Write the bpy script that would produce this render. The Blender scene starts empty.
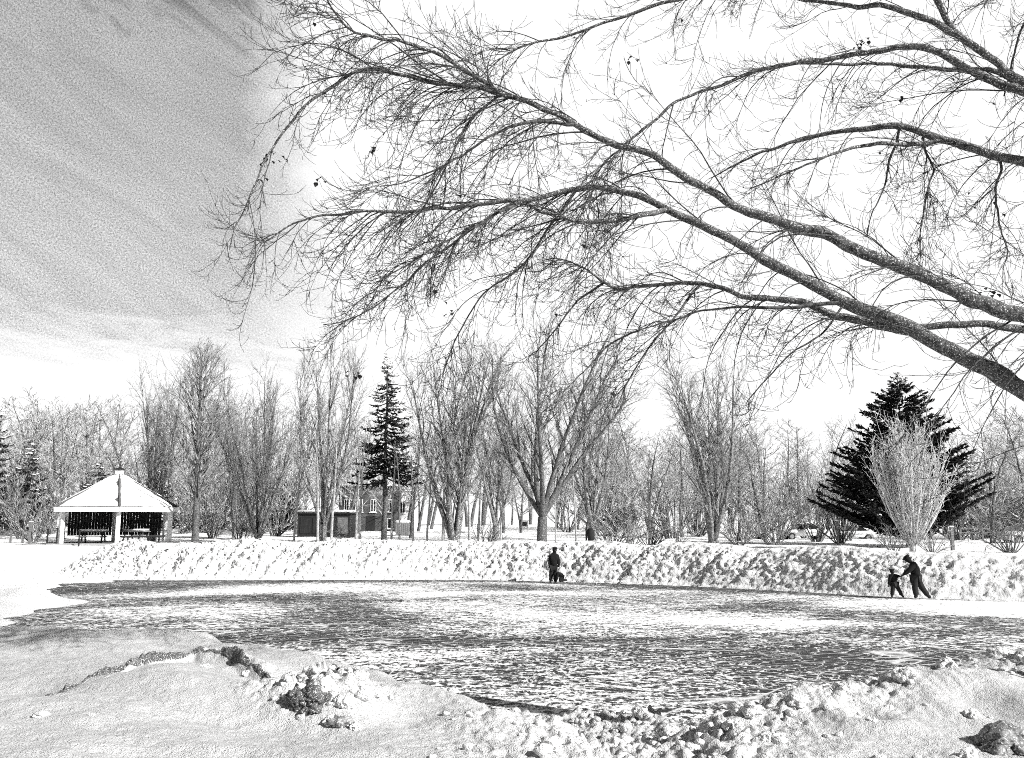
import bpy, bmesh, math, random
import numpy as np
from mathutils import Vector, Matrix

C = bpy.context.scene.collection
R = math.radians
rng = np.random.default_rng(7)
random.seed(7)
F = 910.0
CAM = np.array([0.0, 0.0, 3.0])
TH = math.atan(140.0 / F)
FWD = np.array([0, math.cos(TH), math.sin(TH)])
UPV = np.array([0, -math.sin(TH), math.cos(TH)])
RGT = np.array([1.0, 0, 0])


def ray(px, py):
    return FWD + RGT * ((px - 512) / F) - UPV * ((py - 379) / F)


def at(px, py, Y):
    d = ray(px, py)
    return CAM + d * (Y / d[1])


def onz(px, py, z):
    d = ray(px, py)
    return CAM + d * ((z - 3.0) / d[2])


def xat(px, Y):
    return (px - 512) / F * Y


# ------------------------------------------------------------------ noise
def _hash(ix, iy, iz, seed):
    n = (ix.astype(np.int64) * 374761393 + iy.astype(np.int64) * 668265263 + iz.astype(np.int64) * 2147483647 + seed * 974634777) & 0x7fffffff
    n = ((n ^ (n >> 13)) * 1274126177) & 0x7fffffff
    n = (n ^ (n >> 16)) & 0xffffff
    return n.astype(np.float64) / 0xffffff


def vnoise(x, y, seed=0, z=None):
    ix, iy = np.floor(x), np.floor(y)
    fx, fy = x - ix, y - iy
    fx = fx * fx * fx * (fx * (fx * 6 - 15) + 10)
    fy = fy * fy * fy * (fy * (fy * 6 - 15) + 10)
    if z is None:
        q = np.zeros_like(ix)
        a = _hash(ix, iy, q, seed); b = _hash(ix + 1, iy, q, seed)
        c = _hash(ix, iy + 1, q, seed); d = _hash(ix + 1, iy + 1, q, seed)
        return (a + (b - a) * fx + (c - a) * fy + (a - b - c + d) * fx * fy) * 2 - 1
    iz = np.floor(z); fz = z - iz; fz = fz * fz * (3 - 2 * fz)
    out = 0
    for k, w in ((0, 1 - fz), (1, fz)):
        a = _hash(ix, iy, iz + k, seed); b = _hash(ix + 1, iy, iz + k, seed)
        c = _hash(ix, iy + 1, iz + k, seed); d = _hash(ix + 1, iy + 1, iz + k, seed)
        out = out + w * (a + (b - a) * fx + (c - a) * fy + (a - b - c + d) * fx * fy)
    return out * 2 - 1


def fbm(x, y, octv=4, seed=0, gain=0.5, z=None):
    s, a = 0, 1.0
    for o in range(octv):
        cs, sn = math.cos(o * 0.7), math.sin(o * 0.7)
        xx, yy = (x * cs - y * sn) * 2 ** o + o * 17.3, (x * sn + y * cs) * 2 ** o - o * 9.1
        s = s + a * vnoise(xx, yy, seed + o, None if z is None else z * 2 ** o)
        a *= gain
    return s


def ss(t):
    t = np.clip(t, 0, 1)
    return t * t * (3 - 2 * t)


# ------------------------------------------------------------------ materials
def newmat(name):
    m = bpy.data.materials.new(name)
    m.use_nodes = True
    nt = m.node_tree
    return m, nt, nt.nodes['Principled BSDF']


def nd(nt, t, **kw):
    n = nt.nodes.new(t)
    for k, v in kw.items():
        if k.startswith('i_'):
            n.inputs[k[2:].replace('_', ' ')].default_value = v
        else:
            setattr(n, k, v)
    return n


def ramp(nt, src, stops):
    r = nt.nodes.new('ShaderNodeValToRGB')
    e = r.color_ramp.elements
    while len(e) < len(stops):
        e.new(0.5)
    for el, (p, v) in zip(e, stops):
        el.position = p
        el.color = (v, v, v, 1)
    nt.links.new(src, r.inputs[0])
    return r.outputs[0]


def math_(nt, op, a, b=None, c=None, clamp=False):
    n = nt.nodes.new('ShaderNodeMath')
    n.operation = op
    n.use_clamp = clamp
    for i, v in enumerate((a, b, c)):
        if v is None:
            continue
        if isinstance(v, (int, float)):
            n.inputs[i].default_value = v
        else:
            nt.links.new(v, n.inputs[i])
    return n.outputs[0]


def noise(nt, co, scale, detail=4, rough=0.55, dist=0.0):
    n = nd(nt, 'ShaderNodeTexNoise')
    n.inputs['Scale'].default_value = scale
    n.inputs['Detail'].default_value = detail
    n.inputs['Roughness'].default_value = rough
    n.inputs['Distortion'].default_value = dist
    nt.links.new(co, n.inputs['Vector'])
    return n.outputs[0]


def mapping(nt, co, scale=(1, 1, 1), rot=(0, 0, 0)):
    if any(rot):
        n0 = nt.nodes.new('ShaderNodeMapping')
        n0.inputs['Rotation'].default_value = rot
        nt.links.new(co, n0.inputs['Vector'])
        co = n0.outputs[0]; rot = (0, 0, 0)
    n = nt.nodes.new('ShaderNodeMapping')
    n.inputs['Scale'].default_value = scale
    n.inputs['Rotation'].default_value = rot
    nt.links.new(co, n.inputs['Vector'])
    return n.outputs[0]


def objco(nt):
    return nt.nodes.new('ShaderNodeTexCoord').outputs['Object']


def mixv(nt, f, a, b):
    n = nt.nodes.new('ShaderNodeMix')
    n.data_type = 'FLOAT'
    nt.links.new(f, n.inputs[0])
    for i, v in ((2, a), (3, b)):
        if isinstance(v, (int, float)):
            n.inputs[i].default_value = v
        else:
            nt.links.new(v, n.inputs[i])
    return n.outputs[0]


def snow_mat(name, lo, hi, grain, bump1, bump2, fine=70.0, spec=0.15):
    m, nt, b = newmat(name)
    co = objco(nt)
    g = noise(nt, co, fine, 1.5, 0.7)
    g2 = noise(nt, co, fine * 0.22, 3, 0.6)
    big = noise(nt, co, 0.8, 4, 0.6)
    v = mixv(nt, big, lo, hi)
    k = math_(nt, 'MULTIPLY_ADD', math_(nt, 'SUBTRACT', g, 0.5), grain, 1.0)
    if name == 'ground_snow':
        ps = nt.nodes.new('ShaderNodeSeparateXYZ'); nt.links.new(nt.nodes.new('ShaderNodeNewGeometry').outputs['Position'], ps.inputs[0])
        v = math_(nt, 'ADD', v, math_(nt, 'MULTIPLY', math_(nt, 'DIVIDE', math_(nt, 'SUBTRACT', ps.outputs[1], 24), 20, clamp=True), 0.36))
    col = math_(nt, 'MULTIPLY', v, k, clamp=True)
    nt.links.new(col, b.inputs['Base Color'])
    b.inputs['Roughness'].default_value = 0.75
    b.inputs['Specular IOR Level'].default_value = spec
    bp = nd(nt, 'ShaderNodeBump'); bp.inputs['Strength'].default_value = bump1; bp.inputs['Distance'].default_value = 0.02
    nt.links.new(g, bp.inputs['Height'])
    bp2 = nd(nt, 'ShaderNodeBump'); bp2.inputs['Strength'].default_value = bump2; bp2.inputs['Distance'].default_value = 0.06
    nt.links.new(g2, bp2.inputs['Height']); nt.links.new(bp.outputs[0], bp2.inputs['Normal'])
    nt.links.new(bp2.outputs[0], b.inputs['Normal'])
    return m


def plain(name, v, rough=0.8, var=0.3, scale=8.0, bump=0.2, sc3=(1, 1, 1), metal=0.0):
    m, nt, b = newmat(name)
    co = mapping(nt, objco(nt), sc3)
    n = noise(nt, co, scale, 5, 0.65)
    col = ramp(nt, n, [(0.3, v * (1 - var)), (0.7, min(1, v * (1 + var)))])
    nt.links.new(col, b.inputs['Base Color'])
    b.inputs['Roughness'].default_value = rough
    b.inputs['Metallic'].default_value = metal
    b.inputs['Specular IOR Level'].default_value = 0.25
    if bump:
        bp = nd(nt, 'ShaderNodeBump'); bp.inputs['Strength'].default_value = bump; bp.inputs['Distance'].default_value = 0.02
        nt.links.new(n, bp.inputs['Height']); nt.links.new(bp.outputs[0], b.inputs['Normal'])
    return m


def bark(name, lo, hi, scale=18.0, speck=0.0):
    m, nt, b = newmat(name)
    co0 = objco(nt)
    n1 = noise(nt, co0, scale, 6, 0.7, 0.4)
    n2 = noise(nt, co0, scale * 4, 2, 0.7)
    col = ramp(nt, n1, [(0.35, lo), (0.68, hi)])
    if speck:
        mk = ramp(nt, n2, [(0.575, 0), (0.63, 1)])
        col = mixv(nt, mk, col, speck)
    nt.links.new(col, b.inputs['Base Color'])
    b.inputs['Roughness'].default_value = 0.9
    b.inputs['Specular IOR Level'].default_value = 0.1
    bp = nd(nt, 'ShaderNodeBump'); bp.inputs['Strength'].default_value = 0.7; bp.inputs['Distance'].default_value = 0.03
    nt.links.new(n1, bp.inputs['Height']); nt.links.new(bp.outputs[0], b.inputs['Normal'])
    return m


M = {}
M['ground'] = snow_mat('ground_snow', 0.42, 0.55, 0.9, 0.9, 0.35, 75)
M['bank'] = snow_mat('bank_snow', 0.56, 0.80, 0.9, 1.0, 1.0, 14)
M['lump'] = snow_mat('lump_snow', 0.55, 0.78, 0.9, 0.9, 0.6, 60)
M['roofsnow'] = snow_mat('roof_snow', 0.88, 0.93, 0.1, 0.2, 0.2, 10)
M['bark_big'] = bark('limb_bark', 0.03, 0.17, 16, 0.62)
M['bark_twig'] = bark('twig_bark', 0.015, 0.16, 25)
M['bark_mid'] = bark('trunk_bark', 0.025, 0.24, 7, 0.7)
M['bark_dark'] = bark('dark_bark', 0.03, 0.14, 7, 0.35)
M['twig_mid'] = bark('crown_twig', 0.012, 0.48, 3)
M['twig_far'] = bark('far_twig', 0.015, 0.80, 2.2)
M['twig_pale'] = bark('pale_twig', 0.38, 0.85, 5)
M['pole'] = bark('pale_stem', 0.18, 0.45, 9, 0.7)
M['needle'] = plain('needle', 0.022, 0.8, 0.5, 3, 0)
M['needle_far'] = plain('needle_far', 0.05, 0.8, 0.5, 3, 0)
M['cloth'] = plain('dark_cloth', 0.010, 0.95, 0.4, 12, 0.3)
M['cloth2'] = plain('charcoal_cloth', 0.018, 0.95, 0.4, 12, 0.3)
M['skin'] = plain('skin', 0.10, 0.6, 0.1, 10, 0)
M['steel'] = plain('steel', 0.5, 0.3, 0.1, 10, 0, metal=1.0)
M['white_paint'] = plain('white_paint', 0.78, 0.5, 0.1, 6, 0.1)
M['shingle'] = plain('shingle', 0.10, 0.9, 0.5, 14, 0.4)
M['darkwood'] = plain('dark_wood', 0.022, 0.85, 0.6, 5, 0.3, (6, 6, 0.6))
M['greywood'] = plain('grey_wood', 0.16, 0.85, 0.5, 4, 0.3, (1, 1, 8))
M['concrete'] = plain('concrete', 0.4, 0.9, 0.2, 5, 0.2)
M['glass'] = plain('dark_glass', 0.015, 0.12, 0.2, 2, 0)
M['carpaint'] = plain('pale_paint', 0.75, 0.35, 0.05, 3, 0)
M['rubber'] = plain('rubber', 0.02, 0.9, 0.2, 8, 0)
M['siding'] = plain('pale_siding', 0.62, 0.8, 0.15, 3, 0.2, (1, 1, 12))
M['leaf'] = plain('dead_leaf', 0.03, 0.9, 0.4, 20, 0)


def brick_mat():
    m, nt, b = newmat('dark_brick')
    co = mapping(nt, objco(nt), (1, 1, 1), (R(90), 0, 0))
    br = nd(nt, 'ShaderNodeTexBrick')
    br.inputs['Color1'].default_value = (.03, .03, .03, 1); br.inputs['Color2'].default_value = (.08, .08, .08, 1)
    br.inputs['Mortar'].default_value = (.14, .14, .14, 1); br.inputs['Scale'].default_value = 2.0
    nt.links.new(co, br.inputs['Vector'])
    nt.links.new(br.outputs[0], b.inputs['Base Color'])
    b.inputs['Roughness'].default_value = 0.9
    return m


M['brick'] = brick_mat()


def ice_mat():
    m, nt, b = newmat('scratched_ice')
    geo = nt.nodes.new('ShaderNodeNewGeometry')
    pos = geo.outputs['Position']
    sx = nt.nodes.new('ShaderNodeSeparateXYZ'); nt.links.new(pos, sx.inputs[0])
    n1 = noise(nt, mapping(nt, pos, (0.6, 1.0, 1), (0, 0, R(-14))), 3.0, 7, 0.72, 1.2)
    n2 = noise(nt, mapping(nt, pos, (0.45, 1.3, 1), (0, 0, R(10))), 6.5, 4, 0.65, 0.8)
    n3 = noise(nt, mapping(nt, pos, (9.5, 4.4, 1), (0, 0, R(4))), 1.0, 4, 0.75, 0.5)
    sc_ = noise(nt, mapping(nt, pos, (0.5, 9, 1), (0, 0, R(-20))), 1.0, 4, 0.8, 1.5)
    big = noise(nt, mapping(nt, pos, (0.07, 0.10, 1)), 1.0, 3, 0.55, 0.5)
    gy = math_(nt, 'MULTIPLY_ADD', sx.outputs[1], 0.0012, -0.035)
    gx = math_(nt, 'MULTIPLY_ADD', sx.outputs[0], 0.0022, 0.0)
    s = math_(nt, 'ADD', math_(nt, 'MULTIPLY', n1, 0.36), math_(nt, 'MULTIPLY', n2, 0.26))
    s = math_(nt, 'ADD', s, math_(nt, 'MULTIPLY', n3, 0.40))
    s = math_(nt, 'ADD', s, math_(nt, 'MULTIPLY', sc_, 0.12))
    s = math_(nt, 'ADD', s, math_(nt, 'MULTIPLY_ADD', big, 0.56, -0.285))
    s = math_(nt, 'ADD', s, math_(nt, 'ADD', gy, gx))
    # darker strip with less snow cover at the foot of the far bank
    foot_strip = math_(nt, 'MAXIMUM', math_(nt, 'SUBTRACT', sx.outputs[1], 44.6), math_(nt, 'SUBTRACT', math_(nt, 'MULTIPLY_ADD', sx.outputs[0], 0.6, sx.outputs[1]), 44.2))
    s = math_(nt, 'SUBTRACT', s, math_(nt, 'MULTIPLY', math_(nt, 'MULTIPLY', foot_strip, 1.2, clamp=True), 0.10))
    k = ramp(nt, s, [(0.563, 0.0), (0.596, 1.0)])
    g = noise(nt, pos, 28, 2, 0.8)
    ice = ramp(nt, g, [(0.38, 0.006), (0.78, 0.085)])
    sn = ramp(nt, g, [(0.28, 0.45), (0.55, 0.9)])
    # long curving skate cuts, rimmed with shaved ice
    for q, (scl, wd_) in enumerate(((0.22, .0035), (0.35, .004), (0.16, .0022), (0.5, .005))):
        iso = noise(nt, mapping(nt, pos, (scl, scl * 1.8, 1), (0, 0, R(25 * q - 30))), 1.0, 1, 0.4, 0.6)
        for lev in (0.40, 0.5, 0.6):
            ln_ = math_(nt, 'SUBTRACT', 1.0, math_(nt, 'DIVIDE', math_(nt, 'ABSOLUTE', math_(nt, 'SUBTRACT', iso, lev + .013 * q)), wd_), clamp=True)
            k = math_(nt, 'MAXIMUM', k, math_(nt, 'MULTIPLY', ln_, 0.8))
    col = mixv(nt, k, ice, sn)
    nt.links.new(col, b.inputs['Base Color'])
    nt.links.new(mixv(nt, k, 0.5, 0.85), b.inputs['Roughness'])
    b.inputs['Specular IOR Level'].default_value = 0.02
    bp = nd(nt, 'ShaderNodeBump'); bp.inputs['Strength'].default_value = 0.5; bp.inputs['Distance'].default_value = 0.03
    nt.links.new(s, bp.inputs['Height']); nt.links.new(bp.outputs[0], b.inputs['Normal'])
    return m


M['ice'] = ice_mat()


# ------------------------------------------------------------------ object helpers
def mesh_np(name, V, faces_flat, sizes, mat, parent=None, smooth=True):
    me = bpy.data.meshes.new(name)
    V = np.asarray(V, np.float32)
    faces_flat = np.asarray(faces_flat, np.int32); sizes = np.asarray(sizes, np.int32)
    me.vertices.add(len(V)); me.vertices.foreach_set('co', V.ravel())
    me.loops.add(len(faces_flat)); me.loops.foreach_set('vertex_index', faces_flat)
    me.polygons.add(len(sizes))
    st = np.concatenate(([0], np.cumsum(sizes)[:-1])).astype(np.int32)
    me.polygons.foreach_set('loop_start', st)
    me.update(calc_edges=True)
    me.polygons.foreach_set('use_smooth', np.full(len(sizes), smooth))
    me.validate()
    me.materials.append(mat)
    o = bpy.data.objects.new(name, me); C.objects.link(o)
    if parent: o.parent = parent
    return o


def tag(o, label=None, cat=None, group=None, kind=None):
    if label: o['label'] = label
    if cat: o['category'] = cat
    if group: o['group'] = group
    if kind: o['kind'] = kind
    return o


def empty(name, loc, rz=0, label=None, cat=None, group=None):
    o = bpy.data.objects.new(name, None); C.objects.link(o)
    o.empty_display_size = 0.2
    o.location = tuple(float(v) for v in loc); o.rotation_euler = (0, 0, rz)
    return tag(o, label, cat, group)


def copy_tree(o, parent=None):
    c = o.copy(); C.objects.link(c)
    if parent: c.parent = parent
    for ch in list(o.children):
        copy_tree(ch, c)
    return c


def grid_faces(nr, nc, wrap=False):
    i = np.arange(nr - 1)[:, None]; n = nc if wrap else nc - 1
    j = np.arange(n)[None, :]; j2 = (j + 1) % nc
    f = np.stack([i * nc + j, i * nc + j2, (i + 1) * nc + j2, (i + 1) * nc + j], -1).reshape(-1, 4)
    return f


class MB:
    def __init__(s):
        s.V, s.Fc = [], []

    def add(s, vs, fs):
        n = len(s.V); s.V += [tuple(v) for v in vs]; s.Fc += [tuple(i + n for i in f) for f in fs]; return s

    def box(s, x0, x1, y0, y1, z0, z1, rz=0, c=(0, 0)):
        cs, sn = math.cos(rz), math.sin(rz)
        vs = []
        for z in (z0, z1):
            for x, y in ((x0, y0), (x1, y0), (x1, y1), (x0, y1)):
                dx, dy = x - c[0], y - c[1]
                vs.append((c[0] + dx * cs - dy * sn, c[1] + dx * sn + dy * cs, z))
        return s.add(vs, [(3, 2, 1, 0), (4, 5, 6, 7), (0, 1, 5, 4), (1, 2, 6, 5), (2, 3, 7, 6), (3, 0, 4, 7)])

    def prism(s, poly, y0, y1):      # poly in (x, z)
        n = len(poly)
        vs = [(x, y0, z) for x, z in poly] + [(x, y1, z) for x, z in poly]
        fs = [tuple(range(n)), tuple(range(2 * n - 1, n - 1, -1))]
        fs += [(i, n + i, n + (i + 1) % n, (i + 1) % n) for i in range(n)]
        return s.add(vs, fs)

    def tube(s, pts, rad, sides=8):
        pts = np.array(pts, float); rad = np.broadcast_to(np.array(rad, float), (len(pts),))
        V, Q = tube_arrays(pts[None], rad[None], sides)
        n = len(pts)
        fs = [tuple(q) for q in Q] + [tuple(range(sides - 1, -1, -1)), tuple(range((n - 1) * sides, n * sides))]
        return s.add(V, fs)

    def build(s, name, mat, parent=None, bevel=0.0, smooth=False):
        me = bpy.data.meshes.new(name); me.from_pydata(s.V, [], s.Fc); me.materials.append(mat)
        bm = bmesh.new(); bm.from_mesh(me); bmesh.ops.recalc_face_normals(bm, faces=bm.faces)
        if bevel:
            bmesh.ops.bevel(bm, geom=list(bm.edges), offset=bevel, segments=2, affect='EDGES', clamp_overlap=True)
        for f in bm.faces: f.smooth = smooth
        bm.to_mesh(me); bm.free()
        o = bpy.data.objects.new(name, me); C.objects.link(o)
        if parent: o.parent = parent
        return o


def tube_arrays(P, Rd, sides):
    """P (m,n,3), Rd (m,n) -> verts, quads"""
    m, n, _ = P.shape
    T = np.gradient(P, axis=1)
    T /= np.linalg.norm(T, axis=2, keepdims=True) + 1e-9
    t0 = T.mean(1)
    ref = np.where(np.abs(t0[:, 2:3]) < 0.9, np.array([[0, 0, 1.0]]), np.array([[1.0, 0, 0]]))
    n0 = np.cross(t0, ref); n0 /= np.linalg.norm(n0, axis=1, keepdims=True) + 1e-9
    N = n0[:, None] - (n0[:, None] * T).sum(2, keepdims=True) * T
    N /= np.linalg.norm(N, axis=2, keepdims=True) + 1e-9
    B = np.cross(T, N)
    a = np.arange(sides) * 2 * math.pi / sides
    V = P[:, :, None] + Rd[:, :, None, None] * (N[:, :, None] * np.cos(a)[None, None, :, None] + B[:, :, None] * np.sin(a)[None, None, :, None])
    V = V.reshape(-1, 3)
    base = (np.arange(m) * n * sides)[:, None, None]
    i = (np.arange(n - 1) * sides)[None, :, None]; j = np.arange(sides)[None, None, :]; j2 = (j + 1) % sides
    Q = np.stack([base + i + j, base + i + j2, base + i + sides + j2, base + i + sides + j], -1).reshape(-1, 4)
    return V, Q


def tubes(name, polys, mat, parent=None, sides=4, smooth=True):
    """polys: list of (pts (n,3), radii (n,))"""
    by = {}
    for p, r in polys:
        by.setdefault(len(p), []).append((p, r))
    Vs, Qs, off = [], [], 0
    for n, L in by.items():
        V, Q = tube_arrays(np.array([p for p, r in L], float), np.array([r for p, r in L], float), sides)
        Vs.append(V); Qs.append(Q + off); off += len(V)
    V = np.concatenate(Vs); Q = np.concatenate(Qs)
    return mesh_np(name, V, Q.ravel(), np.full(len(Q), 4), mat, parent, smooth)


# ------------------------------------------------------------------ terrain
FARX = np.array([-60, -24, -20.5, -17.6, -3.1, 2.3, 8.3, 11.8, 14.7, 18.5, 26, 32, 36, 60.])
FARY = np.array([46.5, 46.3, 46, 45.5, 45.5, 43.3, 40.1, 37.4, 34.6, 32.9, 28, 20, 6, -30.]) + np.array([.6, .6, .6, .8, 1.3, 2.1, 2.1, 1.9, 1.8, 1.6, 1, 0, 0, 0])
YCX = np.array([-40, -14, -8.6, -4.4, -2.65, -.7, -.1, .4, .8, 1.2, 1.6, 2.05, 3.0, 3.75, 4.8, 7.1, 10, 16, 60.])
YCY = np.array([19, 17, 15.2, 12.6, 11.3, 9.2, 8.3, 7.2, 6.6, 6.8, 7.8, 8.7, 9.3, 10.0, 10.9, 12.4, 13.5, 15, 15.])
ARC = [onz(px, py, 1.28) for px, py in ((22, 716), (60, 703), (110, 686), (150, 676), (195, 667), (232, 671), (262, 679), (290, 690), (330, 694), (356, 712))]
ARCX = np.array([p[0] for p in ARC]); ARCY = np.array([p[1] for p in ARC])
MND = onz(322, 703, 1.3)


def shelf_h(x):
    return np.interp(x, [-30, -9, -4, -1, 0.2, 0.7, 1.3, 1.9, 3, 8, 14, 30], [1.1, 1.25, 1.42, 1.32, 1.14, 0.98, 0.98, 1.12, 1.16, 1.2, 1.25, 1.25])


def ground_z(x, y, detail=True):
    x = np.asarray(x, float); y = np.asarray(y, float)
    # park beyond the rink
    rise = 1.32 + 0.85 * ss((y - 58) / 60) * (1 - ss((x - 6) / 18)) - 0.15 * ss((x - 8) / 20)
    rise = rise + 0.08 * fbm(x * 0.12, y * 0.12, 3, 5)
    t = y - np.interp(x, FARX, FARY)
    right = ss((x + 23.5) / 3)
    zfar = -0.15 + (rise + 0.15) * (ss((t - 0.5) / 3.5) * right + (1 - right) * ss((y - 51.5) / 7))
    # low ground on the left
    xl = np.interp(y, [0, 14, 22, 30, 36, 42, 47, 60], [-11, -12, -12.5, -14.6, -17, -20, -22.5, -27])
    s = xl - x
    zl = -0.15 + (0.27 + 0.10 * fbm(x * .35, y * .35, 3, 9)) * ss(s / 1.6 + 0.25 * fbm(x * .8, y * .8, 2, 3)) + 0.5 * ss((s - 5) / 12) * (1 - ss((y - 30) / 14))
    zl = zl + 0.42 * np.exp(-((x + 17.6) / 2.2) ** 2 - ((y - 33.5) / 2.0) ** 2) + 0.3 * np.exp(-((x + 22) / 3.0) ** 2 - ((y - 45) / 1.6) ** 2)
    zl = zl + 0.35 * np.exp(-((x + 30) / 7.0) ** 2 - ((y - 46.6) / 1.3) ** 2)
    zl = zl - 0.45 * np.exp(-((x + 30) / 6.0) ** 2 - ((y - 50.5) / 1.8) ** 2)
    # near shelf
    yc = np.interp(x, YCX, YCY) + 0.25 * fbm(x * 0.9, y * 0.3, 3, 21)
    h = shelf_h(x) + 0.05 * fbm(x * 0.5, y * 0.5, 3, 31)
    L = np.interp(x, [-8, -3, -0.2, 0.4, 1, 1.6, 2.2, 8], [2.0, 2.2, 4.2, 8.0, 9.0, 7.5, 4.6, 4.5])
    u = (y - yc) / L
    zn = h - (h + 0.15) * ss(u * 0.85) + 0.05 * np.exp(-(u * 5) ** 2)
    z = np.maximum(np.maximum(zfar, zl), zn)
    if not detail:
        return z
    near = (y < 22) & (z > -0.12)
    # scooped hollow with a crusted lip on the left shelf
    ya = np.interp(x, ARCX, ARCY) + 0.06 * fbm(x * 3.0, x * 0, 3, 44)
    inx = ss((x - ARCX[0]) / 0.5) * ss((ARCX[-1] - x) / 0.4)
    d = ya - y
    dep = 0.10 * inx * np.where(d > 0, np.exp(-np.maximum(d, 0) / 0.5) * ss(d / 0.12 + 0.1), 0)
    z = z - dep + 0.05 * inx * np.exp(-((d + 0.1) / 0.14) ** 2) * (1 + fbm(x * 6, y * 6, 2, 45))
    # broken hump beside it
    mx, my = (x - MND[0]) / 0.62, (y - MND[1] - 0.05) / 0.62
    mm = np.exp(-(mx ** 2 + my ** 2) ** 1.4)
    z = z + mm * (0.11 + 0.10 * np.abs(fbm(x * 4, y * 4, 4, 51, 0.6)) + 0.05 * fbm(x * 14, y * 14, 2, 52))
    # churned, lumpy snow in the gully and along the right-hand shelf edge
    gul = np.exp(-((x - 1.0) / 1.3) ** 2) * ss((y - 5) / 1.5) * (1 - ss((y - 13.5) / 2.5))
    rgt = ss((x - 1.6) / 0.8) * np.exp(-((y - yc - 0.5) / 1.1) ** 2)
    edge = np.exp(-((y - yc - L * 0.75) / (L * .35)) ** 2) * ss((x + 0.6) / 0.8)
    cor = np.exp(-((x - 4.0) / 0.9) ** 2 - ((y - 6.9) / 0.7) ** 2)
    rough = np.clip(gul + rgt + 0.35 * edge + 1.2 * cor, 0, 1.4) * ss((z + 0.12) / 0.2)
    lum = np.abs(fbm(x * 2.3, y * 2.3, 4, 61, 0.62))
    lum2 = 1 - np.abs(fbm(x * 5.5, y * 5.5, 3, 66, 0.55))
    z = z + rough * np.where(x > 1.9, .75, 1.0) * (0.095 * lum + 0.055 * np.abs(fbm(x * 8, y * 8, 3, 67, .55)) - 0.06)
    # wind drifting
    z = z + np.where(near, 0.050 * fbm(x * 0.55 + 0.5 * y, y * 1.3, 3, 71) + 0.010 * fbm(x * 5, y * 7, 3, 75), 0)
    z = z + np.where((y > 40) & (z > 0.02), 0.04 * fbm(x * 0.7, y * 0.5, 4, 77), 0)
    for px, py, zz, wx, wy, am in ((800, 716, 1.1, .55, .5, .20), (950, 694, 1.15, .7, .6, .20), (880, 735, 1.1, .5, .45, .13), (185, 700, 1.3, .85, .55, .17), (60, 735, 1.2, .8, .5, .08), (345, 712, 1.3, .38, .42, .13), (400, 725, 1.2, .4, .5, -.12), (20, 700, 1.3, .5, .6, -.10), (250, 740, 1.2, .9, .35, -.10), (560, 745, 1.0, .45, .5, .10)):
        p = onz(px, py, zz)
        z = z + am * np.exp(-((x - p[0]) / wx) ** 2 - ((y - p[1]) / wy) ** 2)
    # dents on the right shelf
    for px, py, zz, w, dd in ((868, 722, 1.15, 0.22, 0.16), (690, 735, 1.1, 0.3, 0.12), (985, 705, 1.2, 0.3, 0.12), (420, 680, 1.25, 0.3, 0.08), (160, 655, 1.3, 0.45, 0.06), (70, 660, 1.25, 0.6, 0.05)):
        p = onz(px, py, zz)
        q = np.exp(-(((x - p[0]) / w) ** 2 + ((y - p[1]) / (w * 1.3)) ** 2) ** 1.5)
        z = z - dd * q
    return z


def build_ground():
    a1 = np.radians(np.concatenate([np.linspace(-180, -40, 60)[:-1], np.linspace(-40, 40, 900), np.linspace(40, 180, 60)[1:-1]]))
    r = np.concatenate([np.linspace(0.4, 4.5, 16)[:-1], np.geomspace(4.5, 17, 520)[:-1], np.geomspace(17, 75, 330)[:-1], np.geomspace(75, 900, 70)])
    A, Rr = np.meshgrid(a1, r)
    X = Rr * np.sin(A); Y = Rr * np.cos(A)
    Z = ground_z(X, Y)
    V = np.stack([X, Y, Z], -1).reshape(-1, 3)
    f = grid_faces(len(r), len(a1), True)[:, ::-1]
    nc = len(a1)
    V = np.concatenate([V, [[0, 0, float(ground_z(0.0, 0.0))]]])
    cap = np.stack([np.full(nc, len(V) - 1), (np.arange(nc) + 1) % nc, np.arange(nc)], -1)
    flat = np.concatenate([f.ravel(), cap[:, ::-1].ravel()])
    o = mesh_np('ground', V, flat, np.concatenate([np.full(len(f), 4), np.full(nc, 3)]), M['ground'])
    return tag(o, kind='structure')


build_ground()

xs = np.linspace(-46, 38, 90); ys = np.linspace(6, 64, 60)
X, Y = np.meshgrid(xs, ys)
ice = mesh_np('ice', np.stack([X, Y, X * 0], -1).reshape(-1, 3), grid_faces(60, 90).ravel(), np.full(59 * 89, 4), M['ice'])
tag(ice, kind='structure')


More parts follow.
